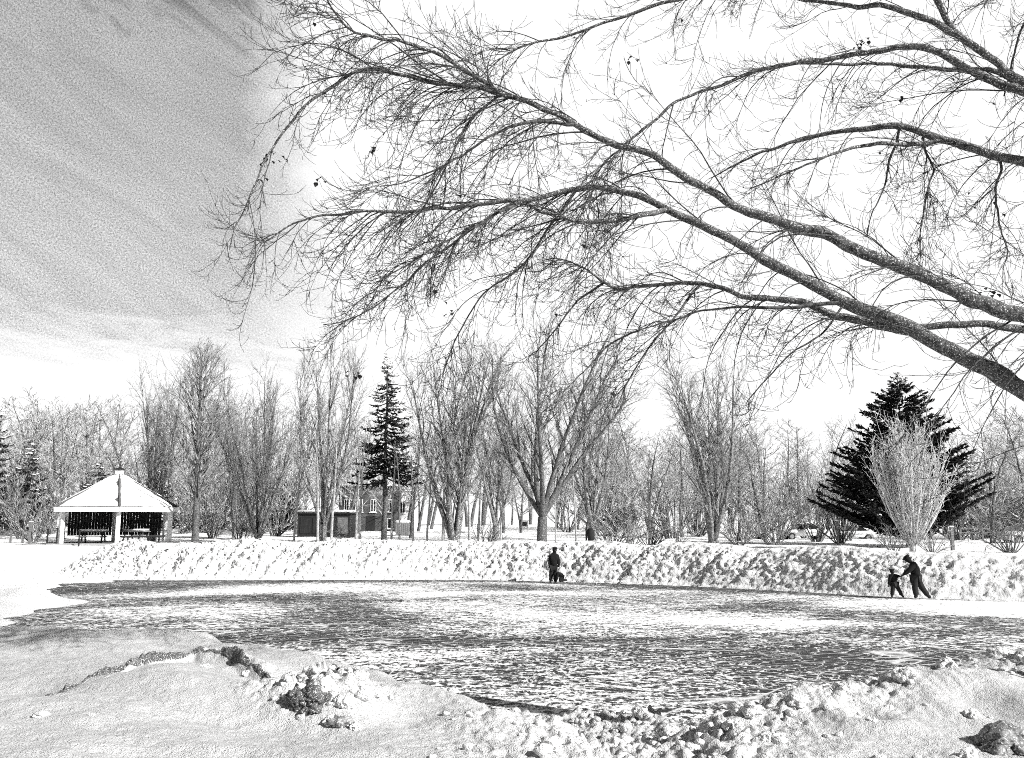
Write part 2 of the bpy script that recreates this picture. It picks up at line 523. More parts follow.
def build_bank():
    xk = np.array([-25, -22, -20.5, -17.6, -10, -3.1, 2.3, 8.3, 11.8, 14.7, 18.5, 22, 26, 32, 35.])
    yk = np.interp(xk, FARX, FARY)
    seg = np.concatenate(([0], np.cumsum(np.hypot(np.diff(xk), np.diff(yk)))))
    n = 1000
    s = np.linspace(0, seg[-1], n)
    # smooth the corners
    bx, by = np.interp(s, seg, xk), np.interp(s, seg, yk)
    ker = np.hanning(61); ker /= ker.sum()
    pad = lambda v: np.convolve(np.concatenate([v[0] + (v[1] - v[0]) * np.arange(-30, 0), v, v[-1] + (v[-1] - v[-2]) * np.arange(1, 31)]), ker, 'valid')
    bx, by = pad(bx), pad(by)
    tx, ty = np.gradient(bx), np.gradient(by); L = np.hypot(tx, ty)
    nx, ny = -ty / L, tx / L
    prof_c = np.array([-0.35, 0.0, 0.35, 0.75, 1.1, 1.4, 1.75, 2.3, 3.0, 4.0, 5.2])
    prof_h = np.array([-0.10, 0.08, 0.42, 0.70, 0.90, 0.985, 1.0, 0.97, 0.86, 0.72, 0.60])
    nc = 84
    c = np.concatenate([np.linspace(-0.35, 1.9, 60), np.linspace(1.9, 5.2, 25)[1:]])
    ph = np.interp(c, prof_c, prof_h)
    H = np.interp(bx, [-25, -23.5, -21.5, -19.8, -18, -10, 0, 8, 14, 18.5, 24, 35], [0.0, 0.35, 1.5, 2.02, 1.82, 1.86, 1.78, 1.82, 1.86, 1.80, 1.75, 1.7])
    H = H + 0.13 * fbm(s * 0.35, s * 0, 4, 81) * ss((bx + 23) / 3)
    S, Cc = np.meshgrid(s, c, indexing='ij')
    Hh = H[:, None] * ph[None, :]
    face = np.exp(-((Cc - 0.7) / 0.75) ** 2)
    # plough gouges leaning to the right, then clods
    q = S - Hh * 0.75
    g = np.abs(fbm(q * 1.1, Hh * 0.35 + q * 0.05, 3, 91))
    lum = fbm(S * 1.3, Cc * 1.6 + Hh, 4, 95, 0.6)
    lum2 = np.abs(fbm(S * 3.4, Cc * 3.4 + Hh * 3, 3, 99, 0.6))
    out = face * (0.20 * np.interp(S, [0, 22, 40, 60], [2.0, 1.7, .6, .5]) * g - 0.07) + (0.25 + face) * (0.03 * lum + 0.035 * lum2 - 0.045 + 0.13 * np.interp(S, [0, 22, 40, 60], [1.6, 1.35, .65, .5]) * np.abs(fbm(S * 6.5 - Hh * 4, Cc * 4 + Hh * 3, 4, 107, 0.7)))
    out *= np.clip(H[:, None] / 1.5, 0.1, 1)
    Xp = bx[:, None] + nx[:, None] * (Cc - out * 0.8)
    Yp = by[:, None] + ny[:, None] * (Cc - out * 0.8)
    Zp = Hh + out * 0.55 + 0.03 * fbm(S * 6, Cc * 6, 2, 103) * (0.3 + face)
    V = np.stack([Xp, Yp, Zp], -1).reshape(-1, 3)
    o = mesh_np('snow_bank', V, grid_faces(n, len(c)).ravel(), np.full((n - 1) * (len(c) - 1), 4), M['bank'])
    return tag(o, 'long white snow bank ploughed up along the far side of the ice', 'snow bank')


build_bank()


def gz(x, y):
    return float(ground_z(np.array([x]), np.array([y]))[0])


def catmull(pts, n):
    pts = np.array(pts, float)
    P = np.vstack([2 * pts[0] - pts[1], pts, 2 * pts[-1] - pts[-2]])
    m = len(pts) - 1
    t = np.linspace(0, m - 1e-6, n); i = t.astype(int); f = (t - i)[:, None]
    p0, p1, p2, p3 = P[i], P[i + 1], P[i + 2], P[i + 3]
    return 0.5 * (2 * p1 + (p2 - p0) * f + (2 * p0 - 5 * p1 + 4 * p2 - p3) * f ** 2 + (3 * p1 - p0 - 3 * p2 + p3) * f ** 3)


# ------------------------------------------------------------------ snow lumps
def ico(sub):
    bm = bmesh.new(); bmesh.ops.create_icosphere(bm, subdivisions=sub, radius=1)
    V = np.array([v.co[:] for v in bm.verts]); Fc = [tuple(v.index for v in f.verts) for f in bm.faces]
    bm.free(); return V, Fc


IV, IF = ico(4)


def lump(name, loc, size, seed, mat=None, ang=0.0):
    V = IV.copy()
    n = fbm(V[:, 0] * 1.3, V[:, 1] * 1.3, 4, seed, 0.6, V[:, 2] * 1.3)
    nb = np.abs(fbm(V[:, 0] * 3, V[:, 1] * 3, 3, seed + 9, 0.6, V[:, 2] * 3))
    V = V * (0.85 + 0.38 * n + 0.22 * nb)[:, None] * np.array(size)
    o = mesh_np(name, V, np.array(IF).ravel(), np.full(len(IF), 3), mat or M['lump'], None, True)
    o.location = tuple(float(v) for v in loc); o.rotation_euler = (0, 0, ang)
    return o


LUMPS = [  # px, py, size(m), label
    (303, 697, (.24, .22, .16), 'grey snow clod at the left end of the broken hump in front of the ice'),
    (325, 690, (.22, .2, .15), 'grey snow clod topping the broken hump left of centre in the foreground'),
    (344, 705, (.16, .15, .12), 'crumbly snow clod on the right flank of the broken hump'),
    (331, 722, (.15, .12, .08), 'low snow clod at the near foot of the broken hump'),
    (355, 728, (.12, .1, .06), 'small flat snow clod lying right of the broken hump foot'),
    (40, 716, (.11, .09, .06), 'small snow clod at the left end of the curved crusted lip'),
    (92, 716, (.06, .05, .04), 'tiny lone snow clod inside the scooped hollow'),
    (205, 667, (.12, .08, .06), 'snow clod on the highest point of the curved crusted lip'),
    (247, 674, (.12, .08, .06), 'snow clod on the right slope of the curved crusted lip'),
    (745, 712, (.28, .2, .13), 'wide snow slab at the left tip of the right-hand shelf edge'),
    (797, 703, (.20, .16, .12), 'rounded snow block on the middle of the right-hand shelf edge'),
    (848, 692, (.26, .2, .15), 'large snow block standing on the right-hand shelf edge above the ice'),
    (905, 678, (.24, .2, .17), 'snow block left of the pale row near the right edge of the shelf'),
    (948, 668, (.22, .18, .14), 'snow block in the pale row near the right edge of the shelf'),
    (1000, 655, (.28, .2, .16), 'farthest snow block at the right edge above the ice'),
    (972, 716, (.13, .12, .10), 'angular dark-sided snow block alone on the right shelf'),
    (872, 722, (.10, .08, .05), 'small snow clod beside the curved dent on the right shelf'),
    (770, 742, (.20, .15, .12), 'crumbled snow clod low on the front of the right shelf'),
    (735, 728, (.18, .14, .1), 'snow clod on the gully side of the right shelf'),
    (1005, 742, (.24, .18, .14), 'big dark snow clod in the bottom right corner'),
    (968, 756, (.16, .12, .1), 'snow clod at the bottom edge left of the corner clod'),
    (640, 716, (.24, .18, .14), 'snow clod at the head of the gully beside the ice'),
    (588, 726, (.2, .16, .12), 'snow clod on the left side of the churned gully'),
    (668, 734, (.22, .18, .12), 'snow clod in the middle of the churned gully'),
    (615, 746, (.16, .14, .1), 'nearest snow clod at the bottom of the gully'),
    (700, 706, (.2, .14, .1), 'snow clod at the ice edge between gully and right shelf'),
]
for i, (px, py, sz, lb) in enumerate(LUMPS):
    lo, hi = 4.0, 22.0          # march the pixel's ray to the ground
    d = ray(px, py)
    yy = np.linspace(4, 24, 400)
    P = CAM[None] + d[None] * (yy / d[1])[:, None]
    hit = np.argmax(P[:, 2] < ground_z(P[:, 0], P[:, 1]))
    p = P[hit]
    sz = tuple(0.55 * v for v in sz)
    o = lump('snow_clod', (p[0], p[1], p[2] + sz[2] * 0.2), sz, 200 + i * 7, None, i * 1.3)
    tag(o, lb, 'snow clod', 'snow clods on the foreground drift')

# crust along the hollow's lip and loose chunks, coloured darker than the snow
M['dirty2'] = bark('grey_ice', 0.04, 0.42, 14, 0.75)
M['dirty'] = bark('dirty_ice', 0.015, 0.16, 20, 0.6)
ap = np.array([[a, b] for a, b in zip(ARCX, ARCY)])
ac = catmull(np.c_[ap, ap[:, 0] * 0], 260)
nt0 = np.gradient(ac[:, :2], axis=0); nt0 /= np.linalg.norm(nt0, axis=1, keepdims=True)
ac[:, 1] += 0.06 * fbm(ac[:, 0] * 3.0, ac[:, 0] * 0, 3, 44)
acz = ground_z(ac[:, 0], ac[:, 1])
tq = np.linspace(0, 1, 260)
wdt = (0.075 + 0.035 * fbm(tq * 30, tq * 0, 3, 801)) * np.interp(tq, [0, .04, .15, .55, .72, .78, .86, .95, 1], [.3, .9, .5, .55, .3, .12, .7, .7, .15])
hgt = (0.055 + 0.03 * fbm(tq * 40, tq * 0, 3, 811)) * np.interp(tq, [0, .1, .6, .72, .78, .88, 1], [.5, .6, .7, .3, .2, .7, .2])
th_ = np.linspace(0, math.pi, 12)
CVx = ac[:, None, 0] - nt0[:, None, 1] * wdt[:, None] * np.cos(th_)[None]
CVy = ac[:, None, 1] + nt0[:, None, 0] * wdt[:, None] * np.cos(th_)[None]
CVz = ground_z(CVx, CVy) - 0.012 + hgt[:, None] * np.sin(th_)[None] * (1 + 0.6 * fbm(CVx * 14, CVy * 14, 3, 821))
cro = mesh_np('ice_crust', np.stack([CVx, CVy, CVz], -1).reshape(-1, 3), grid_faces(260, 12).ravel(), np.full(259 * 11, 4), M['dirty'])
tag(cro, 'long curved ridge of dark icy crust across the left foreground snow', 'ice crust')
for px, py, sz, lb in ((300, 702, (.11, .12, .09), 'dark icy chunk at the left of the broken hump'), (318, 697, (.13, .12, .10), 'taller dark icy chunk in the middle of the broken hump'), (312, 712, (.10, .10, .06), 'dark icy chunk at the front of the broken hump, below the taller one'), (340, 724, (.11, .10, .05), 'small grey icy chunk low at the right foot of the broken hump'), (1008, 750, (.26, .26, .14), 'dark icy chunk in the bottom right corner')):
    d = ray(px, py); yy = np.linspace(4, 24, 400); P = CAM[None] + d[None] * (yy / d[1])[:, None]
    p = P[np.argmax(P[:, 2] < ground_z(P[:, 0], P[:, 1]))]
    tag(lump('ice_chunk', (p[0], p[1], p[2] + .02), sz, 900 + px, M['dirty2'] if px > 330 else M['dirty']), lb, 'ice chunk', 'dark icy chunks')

# loose crumbs: nobody could count them
cr_V, cr_F, off = [], [], 0
CV, CF = ico(2)
for k in range(1000):
    if k < 600:
        x = rng.normal(1.1, 0.75); y = rng.uniform(6.5, 14.0)
    elif k < 820:
        x = rng.uniform(1.8, 8); y = float(np.interp(x, YCX, YCY)) + rng.normal(0.3, 0.8)
    else:
        x = MND[0] + rng.normal(.12, 0.22); y = MND[1] + rng.normal(-0.15, 0.28)
    z = gz(x, y) if False else None
    cr_V.append((x, y, abs(rng.normal(0, 0.022)) + 0.008))
pts = np.array(cr_V); zz = ground_z(pts[:, 0], pts[:, 1])
keep = zz > 0.0
pts, zz = pts[keep], zz[keep]
VV, FF = [], []
for k, (p, z) in enumerate(zip(pts, zz)):
    ph_ = rng.uniform(0, 50)
    wob = 1 + 0.45 * fbm(CV[:, 0] * 1.2 + ph_, CV[:, 1] * 1.2, 2, 5, .6, CV[:, 2] * 1.2 + ph_)
    VV.append(CV * (p[2] * np.array([1.2, 1, .8])) * wob[:, None] + np.array([p[0], p[1], z + p[2] * 0.2]))
    FF.append(np.array(CF) + k * len(CV))
cr = mesh_np('snow_crumbs', np.concatenate(VV), np.concatenate(FF).ravel(), np.full(len(VV) * len(CF), 3), M['lump'], None, True)
tag(cr, kind='stuff')


# ------------------------------------------------------------------ foreground tree
TX, TY = 8.9, 9.0


# each limb: pixel polyline, width (px) at start/end, depth at start/end
LIMBS = [
    ('a', [(1400, 612), (1200, 496), (1024, 392), (960, 355), (910, 331), (844, 299), (788, 271), (733, 240), (680, 217), (633, 193), (578, 189), (513, 200), (461, 208), (409, 209), (343, 213), (300, 222), (265, 243)], 34, 1.5, 9.0, 9.8),
    ('b', [(1400, 452), (1200, 372), (1024, 316), (960, 296), (910, 274), (866, 255), (833, 237), (788, 224), (733, 205), (694, 183), (655, 161), (600, 138), (574, 122), (531, 104), (500, 94), (444, 81), (396, 72), (374, 70), (348, 78), (309, 98), (287, 126), (270, 152), (257, 187), (239, 222), (230, 249)], 30, 1.2, 9.0, 8.2),
    ('c', [(500, 94), (485, 83), (435, 54), (405, 43), (374, 37), (352, 30), (335, 13), (322, -8), (300, -30)], 6, 1.5, 8.4, 7.6),
    ('d', [(1400, 248), (1200, 196), (1024, 161), (977, 150), (944, 138), (899, 126), (855, 129), (805, 137), (766, 152), (711, 180)], 26, 1.2, 9.0, 11.5),
    ('e', [(944, 138), (921, 141), (866, 145), (838, 152), (783, 174), (750, 188)], 6, 1.2, 10.4, 10.0),
    ('f', [(1400, 260), (1200, 190), (1024, 83), (999, 61), (960, 33), (938, 0), (905, -60)], 24, 6, 9.0, 8.6),
    ('g', [(960, 33), (921, 17), (888, 8), (838, 5), (811, 0), (740, -14)], 8, 2, 8.7, 9.6),
    ('h', [(1400, 205), (1200, 150), (1024, 94), (988, 78), (944, 55), (899, 47), (844, 53), (794, 64), (722, 83), (683, 97), (661, 114), (628, 141), (600, 177), (580, 215)], 22, 1.5, 9.0, 9.9),
    ('i', [(1024, 94), (999, 72), (960, 69), (877, 64), (811, 65), (770, 66)], 6, 2, 9.3, 10.2),
    ('j', [(1400, 352), (1200, 338), (1024, 330), (982, 327), (940, 328), (916, 329)], 18, 8, 9.0, 9.35),
    ('k', [(912, 332), (896, 331), (844, 319), (794, 303), (750, 297), (700, 283), (650, 285), (617, 288), (587, 270), (557, 257)], 10, 1.2, 9.4, 10.8),
    ('l', [(844, 308), (788, 308), (727, 308), (683, 316), (640, 330)], 5, 1.2, 9.5, 9.0),
    ('m', [(1400, 60), (1200, 20), (1000, -30), (800, -30), (672, 0), (633, 11), (574, 33), (535, 41), (505, 54), (470, 84)], 18, 1.2, 9.0, 10.5),
    ('n', [(666, 213), (633, 219), (600, 222), (578, 220), (545, 213), (518, 205), (480, 222), (430, 250), (380, 280)], 6, 1.2, 9.6, 9.0),
    ('o', [(999, 158), (1000, 176), (994, 196), (998, 222), (1001, 246), (1008, 264), (1003, 286)], 3.6, 1, 9.3, 9.2),
    ('p', [(900, 132), (896, 150), (889, 168), (884, 194), (872, 222), (866, 247)], 3.4, 1, 10.4, 10.3),
    ('q', [(922, 134), (926, 152), (933, 170), (928, 190), (923, 220), (916, 250)], 3, 1, 10.4, 10.1),
    ('r', [(1040, 5), (1024, 28), (1010, 50), (1002, 72), (995, 100), (988, 133)], 4, 2, 8.3, 8.4),
    ('t', [(518, 205), (470, 232), (430, 262), (395, 292), (360, 318), (318, 330)], 3.2, 1, 9.1, 8.7),
    ('u', [(578, 190), (550, 230), (520, 270), (480, 300), (455, 340), (440, 380)], 3.2, 1, 9.6, 9.9),
    ('v', [(640, 330), (610, 345), (585, 370), (560, 395)], 2.4, 1, 9.0, 8.8),
    ('w', [(600, 288), (575, 305), (555, 330), (530, 360)], 2.6, 1, 10.6, 10.9),
    ('x', [(500, 94), (470, 120), (450, 160), (425, 205), (400, 232)], 3.2, 1, 8.4, 8.8),
    ('y', [(700, 283), (680, 310), (650, 345), (625, 385), (600, 410)], 3.0, 1, 10.0, 9.6),
    ('z', [(844, 300), (820, 330), (790, 350), (760, 380), (745, 400)], 2.6, 1, 9.4, 9.0),
    ('s', [(574, 122), (540, 122), (505, 130), (470, 150), (425, 175), (380, 185)], 4.5, 1, 8.3, 8.0),
]
rootp = empty('overhanging_tree', (TX, TY, gz(TX, TY) - 0.1), 0,
              'large bare tree with long dark limbs and twigs overhanging the ice from the right', 'tree')
ro = np.array([TX, TY, gz(TX, TY) - 0.1])
trunk_pts = np.array([[TX, TY, ro[2]], [TX + .05, TY, 1.8], [TX, TY, 3.2], [TX - .1, TY + .05, 5.0], [TX + .05, TY, 7.0], [TX + .2, TY + .1, 9.0], [TX + .1, TY + .3, 11.5]])
tp = catmull(trunk_pts, 30)
tr = np.interp(np.linspace(0, 1, 30), [0, .06, .2, .6, 1], [.62, .46, .40, .27, .09])
tubes('trunk', [(tp - ro, tr)], M['bark_big'], rootp, 14)


def unit(v):
    return v / (np.linalg.norm(v, axis=-1, keepdims=True) + 1e-9)


def twig_curve(p, d, L, n, droop, wig, r):
    """curved shoot: starts along d, wanders and droops"""
    pts = [p]; dd = unit(d); st = L / (n - 1)
    kick = r.normal(size=3) * wig
    for i in range(n - 1):
        dd = unit(dd + kick / n + r.normal(size=3) * wig * 0.5 / math.sqrt(n) + np.array([0, 0, droop / n]))
        pts.append(pts[-1] + dd * st)
    return np.array(pts)


def spray(curve, rad, r, dens, big, acc, hanging=False):
    """side branches, twigs and spurs on a limb curve -> acc lists"""
    seg = np.linalg.norm(np.diff(curve, axis=0), axis=1); cum = np.concatenate(([0], np.cumsum(seg)))
    n = int(cum[-1] * dens * np.interp(big, [.7, 1.2], [1.25, 1.9]))
    for k in range(n):
        s = r.uniform(0.02, 1) * cum[-1]
        p = np.array([np.interp(s, cum, curve[:, a]) for a in range(3)])
        u = p[0] / p[1]
        if u > 0.75 or not hanging and r.random() < np.interp(u, [-.28, -.2, .1, .25, .5], [.55, 0.1, 0.0, .45, .6]):
            continue
        rr = np.interp(s, cum, rad)
        i = min(np.searchsorted(cum, s), len(curve) - 1)
        t = unit(curve[i] - curve[max(i - 1, 0)])
        hang = hanging or abs(t[2]) > 0.75
        side = unit(np.cross(t, r.normal(size=3)))
        side[1] *= 0.8
        d = unit(t * r.uniform(0.5, 1.1) + side * r.uniform(0.4, 0.9) + np.array([-0.25, 0, -0.05]) * (0 if hang else 1))
        if d[0] > 0.15 and not hang: d[0] *= -0.5
        tipf = 1 - s / cum[-1]
        L = big * r.uniform(0.3, 1.15) * (0.45 + 0.8 * min(1, tipf + 0.35))
        if p[0] + d[0] * L < -0.315 * p[1]:
            L *= 0.45
        r1 = min(rr * 0.55, 0.0030 + 0.0040 * L)
        c = twig_curve(p, d, L, 11, r.uniform(-2.2, -0.4), 0.5, r)
        acc[0].append((c, np.linspace(r1, 0.0020, 11)))
        for j in range(int(3 + L * 7)):
            f = r.uniform(0.12, 1.0) * 10; a = min(int(f), 9)
            q = c[a] + (c[a + 1] - c[a]) * (f - a)
            tt = unit(c[a + 1] - c[a])
            d2 = unit(tt * r.uniform(0.6, 1.2) + r.normal(size=3) * 0.45 + np.array([-0.1, 0, -0.15]))
            L2 = r.uniform(0.12, 0.55) * (0.5 + 0.5 * L)
            c2 = twig_curve(q, d2, L2, 6, r.uniform(-0.6, 1.6), 0.5, r)
            acc[1].append((c2, np.linspace(0.0028, 0.0017, 6)))
            for h in range(int(1 + L2 * 8)):
                b = r.integers(1, 6)
                d3 = unit(unit(c2[b] - c2[b - 1]) * 0.8 + r.normal(size=3) * 0.5 + np.array([0, 0, 0.2]))
                L3 = r.uniform(0.03, 0.15)
                acc[2].append((np.array([c2[b], c2[b] + d3 * L3 * .5, c2[b] + d3 * L3 + np.array([0, 0, L3 * .25])]), np.array([0.0022, 0.0018, 0.0016])))


rT = np.random.default_rng(11)
DENS = {'a': (5.0, 1.6), 'b': (6.0, 1.5), 'c': (11, 1.0), 'd': (5, 1.1), 'e': (5, 0.8), 'f': (4, 1.2), 'g': (6, 1.0), 'h': (5.0, 1.3), 'i': (5, .8),
        'j': (2, .6), 'k': (7, 1.1), 'l': (6, .8), 'm': (6, 1.2), 'n': (6, 1.1), 'o': (9, .75), 'p': (5, .45), 'q': (9, .8), 'r': (5, .4), 's': (8, .9), 't': (6, .8), 'u': (6, .8), 'v': (8, .6), 'w': (8, .6), 'x': (9, .7), 'y': (8, .7), 'z': (6, .6)}
leafspots = []
CURVES = []
for key, pl, w0, w1, y0, y1 in LIMBS:
    m = len(pl)
    dist = np.concatenate(([0], np.cumsum([math.dist(pl[i], pl[i + 1]) for i in range(m - 1)]))); dist /= dist[-1]
    rb = np.random.default_rng(ord(key))
    P = []
    for (px, py), t in zip(pl, dist):
        Y = y0 + (y1 - y0) * t + 0.12 * math.sin(7 * t + ord(key))
        P.append(at(px, py, Y))
    n = 12 * m if m > 6 else 40
    c = catmull(P, n)
    # bark-scale wander so the limb is not a perfect spline
    tt = np.concatenate(([0], np.cumsum(np.linalg.norm(np.diff(c, axis=0), axis=1)))); tt /= tt[-1]
    amp = 0.024 if w0 > 8 else 0.014
    c[:, 2] += amp * fbm(tt * m * 1.4, tt * 0 + ord(key), 3, 300 + ord(key))
    c[:, 1] += amp * 2 * fbm(tt * m * 1.1, tt * 0 + ord(key), 3, 400 + ord(key))
    px_m = c[:, 1] / F
    w = np.interp(tt, [0, 0.33, 0.45, 0.6, 0.75, 1], [w0, w0 * 0.62, w0 * .45, w0 * 0.28, w0 * .19, w1]) if m > 12 else w0 + (w1 - w0) * tt ** 0.8
    rad = w * px_m * (0.43 if w0 > 12 else 0.5) * (1 + 0.09 * fbm(tt * m * 4, tt * 0, 3, 500 + ord(key)))
    if P[0][0] > 8:
        c[:6, :] = c[:6] + (np.array([TX - 0.1, TY, c[0][2]]) - c[0]) * np.linspace(1, 0, 6)[:, None]
    if P[0][0] <= 8 and CURVES:
        allc = np.concatenate(CURVES)
        pr = allc - CAM
        q0 = c[0] - CAM
        ang = np.hypot(pr[:, 0] / pr[:, 1] - q0[0] / q0[1], pr[:, 2] / pr[:, 1] - q0[2] / q0[1])
        near_ = allc[np.argmin(ang + 0.004 * np.abs(pr[:, 1] - q0[1]))]
        shift = near_ - c[0]
        fall = np.clip(1 - tt / 0.6, 0, 1)[:, None] ** 1.5 if w0 > 4 else np.ones((len(tt), 1))
        c = c + shift * fall
    CURVES.append(c.copy())
    lo = tubes('limb', [(c - ro, rad)], M['bark_big'] if w0 > 5 else M['bark_twig'], rootp, 10)
    acc = ([], [], [])
    dn, big = DENS[key]
    spray(c, rad, rb, dn, big, acc, key in 'opqr')
    if acc[0]:
        sh = lambda L: [(a - ro, b) for a, b in L]
        tubes('twig_spray', sh(acc[0]) + sh(acc[1]) + sh(acc[2]), M['bark_twig'], lo, 4)
    if len(acc[1]) > 10:
        leafspots += [acc[1][i][0][-1] for i in rb.integers(0, len(acc[1]), 1)]

# a few dead leaves still hanging in curled clusters
leafpix = [(272, 150, 8.3), (281, 156, 8.3), (268, 158, 8.25), (349, 371, 9.2), (357, 372, 9.2), (862, 40, 9.6), (858, 44, 9.6), (866, 38, 9.6), (985, 288, 9.2), (993, 291, 9.2), (450, 310, 9.2), (372, 147, 8.2), (321, 178, 8.2), (262, 175, 8.2), (901, 96, 10), (632, 57, 9)]
lv = [at(a, b, y) + np.array([dx, 0, dz]) for a, b, y in leafpix for dx, dz in ((0, 0), (.035, -.03), (-.03, -.045))] + leafspots
for p in lv:
    q = p - ro
    m_ = MB()
    aa = random.uniform(0, 6.3); L = random.uniform(.025, .05)
    u = np.array([math.cos(aa) * .6, math.sin(aa) * .5, -0.7]); v = np.array([-math.sin(aa), math.cos(aa), .15]); w = np.cross(u, v)
    rows = []
    for i, wd in enumerate((0.08, .5, .62, .35, .03)):
        f = i / 4
        cen = q + u * L * f * 1.4 + w * L * .3 * math.sin(f * 3)
        rows.append([cen - v * wd * L + w * L * .25 * wd, cen - w * .15 * L * wd, cen + v * wd * L + w * L * .25 * wd])
    vs = [p_ for r_ in rows for p_ in r_] + [p_ + w * 0.002 for r_ in rows for p_ in r_]
    fs = []
    for i in range(4):
        for j in range(2):
            a = i * 3 + j
            fs.append((a, a + 1, a + 4, a + 3)); fs.append((a + 15, a + 18, a + 19, a + 16))
    m_.add(vs, fs).build('dead_leaf', M['leaf'], rootp)


# ------------------------------------------------------------------ background trees
def bough(p, d, L, r0, n, up, wig, r, r1=None):
    c = twig_curve(p, d, L, n, up, wig, r)
    return c, np.linspace(r0, r1 if r1 else max(0.008, r0 * 0.25), n)


def sub(c, f):
    f = f * (len(c) - 1); a = min(int(f), len(c) - 2)
    return c[a] + (c[a + 1] - c[a]) * (f - a), unit(c[a + 1] - c[a])


def make_tree(seed, kind, H=12.0, tw=0.016):
    r = np.random.default_rng(seed)
    big, crown = [], []
    stems = []
    if kind == 'oval':
        stems.append(bough(np.zeros(3), np.array([0, 0, 1.0]), H * 0.97, H * 0.017, 14, 0.1, 0.06, r, 0.02))
    elif kind in ('vase', 'multi'):
        ns = 5 if kind == 'vase' else 8
        tl = H * (0.12 if kind == 'vase' else 0.04)
        stems.append(bough(np.zeros(3), np.array([0, 0, 1.0]), tl, H * 0.030, 4, 0, 0.02, r, H * 0.026))
        top = stems[0][0][-1]
        for i in range(ns):
            a = i * 2 * math.pi / ns + r.uniform(-.4, .4); sp = r.uniform(0.10, 0.50)
            st = bough(top - np.array([0, 0, tl * r.uniform(0.0, .25)]) + np.array([math.cos(a), math.sin(a), 0]) * H * .008, np.array([math.cos(a) * sp, math.sin(a) * sp, 1.0]), H * r.uniform(0.72, 0.93), H * r.uniform(0.009, 0.016), 14, 0.25, 0.22, r, 0.014)
            stems.append(st)
    elif kind == 'fork':
        stems.append(bough(np.zeros(3), np.array([0.02, 0, 1.0]), H * 0.14, H * 0.024, 5, 0, 0.03, r, H * 0.021))
        top = stems[0][0][-1]
        for a, sp, ln in ((math.pi, 0.72, .92), (0, 0.5, .95), (1.9, .4, .9), (4.6, .45, .9), (math.pi + .3, .25, .95), (.5, .85, .8), (5.8, .2, 1.0)):
            stems.append(bough(top, np.array([math.cos(a) * sp, math.sin(a) * sp, 1.0]), H * ln * .85, H * 0.0125, 14, 0.55, 0.35, r, 0.014))
    elif kind == 'far':
        stems.append(bough(np.zeros(3), np.array([r.normal() * .08, r.normal() * .08, 1.0]), H * 0.9, H * 0.014, 12, 0.1, 0.25, r, 0.02))
        if r.random() < .6:
            stems.append(bough(np.zeros(3), np.array([r.normal() * .25, r.normal() * .2, 1.0]), H * 0.8, H * 0.010, 12, 0.2, 0.3, r, 0.02))
    elif kind == 'shrub':
        for i in range(16):
            a = r.uniform(0, 6.28); sp = r.uniform(0.15, 1.0)
            stems.append(bough(np.array([math.cos(a), math.sin(a), 0]) * 0.05 * H, np.array([math.cos(a) * sp, math.sin(a) * sp, 1.0]), H * r.uniform(.6, 1), H * 0.012, 9, -0.1, 0.35, r, 0.008))
    elif kind == 'broom':
        stems.append(bough(np.zeros(3), np.array([0, 0, 1.0]), H * 0.08, H * 0.03, 4, 0, 0.02, r, H * 0.026))
        for i in range(110):
            a = r.uniform(0, 6.28); sp = min(1.0, abs(r.normal(0, 0.55))) + .03
            stems.append(bough(np.array([0, 0, H * r.uniform(0.02, .09)]), np.array([math.cos(a) * sp, math.sin(a) * sp, 1.0]), H * r.uniform(.62, .96) * (1 - 0.35 * min(1, sp)), H * 0.007, 12, 1.7, 0.25, r, 0.012))
    elif kind == 'sapling':
        stems.append(bough(np.zeros(3), np.array([r.normal() * .03, 0, 1.0]), H, 0.085, 12, 0, 0.12, r, 0.02))
    big += stems
    # second order
    sec = []
    for si, (c, rr) in enumerate(stems):
        L = np.linalg.norm(c[-1] - c[0])
        if kind not in ('shrub', 'broom', 'sapling') and L < H * .3:
            continue
        nb = {'oval': 90, 'vase': 24, 'multi': 18, 'fork': 22, 'far': 26, 'shrub': 5, 'broom': 8, 'sapling': 9}[kind]
        lo = {'oval': 0.20, 'vase': 0.12, 'multi': .12, 'fork': 0.18, 'far': 0.22, 'shrub': .3, 'broom': .25, 'sapling': .45}[kind]
        for k in range(nb):
            f = lo + (0.98 - lo) * (k + r.uniform(0, 1)) / nb
            p, t = sub(c, f)
            a = r.uniform(0, 6.28)
            o_ = np.array([math.cos(a), math.sin(a), 0])
            if kind == 'oval':
                prof = math.sin(math.pi * min(1, max(0.05, (f - 0.10) / 0.9)) ** 0.75) ** .8
                ln = H * (0.10 + 0.24 * prof) * r.uniform(.75, 1.1) * (1.2 - .45 * f)
                d = o_ * 0.62 + np.array([0, 0, 0.85]); up = 0.5
            elif kind == 'far':
                ln = H * 0.33 * (1.15 - f * .75) * r.uniform(.5, 1.1); d = o_ * 0.8 + np.array([0, 0, 0.6]); up = 0.4
            elif kind == 'sapling':
                ln = H * .18 * r.uniform(.5, 1); d = o_ * .6 + np.array([0, 0, .7]); up = .3
            elif kind == 'broom':
                ln = H * .20 * r.uniform(.4, 1); d = t * .9 + o_ * .35 + np.array([0, 0, .3]); up = .5
            elif kind == 'shrub':
                ln = H * .35 * r.uniform(.4, 1); d = t * .8 + o_ * .5; up = .2
            else:
                ln = H * 0.30 * (1.15 - f * .6) * r.uniform(.45, 1.1); d = t * 0.75 + o_ * 0.55 + np.array([0, 0, .25]); up = 0.35
            rb = max(tw * .9, 0.016 * ln)
            sec.append(bough(p, d, ln, rb, 7, up, 0.35, r, tw * .7))
    third = []
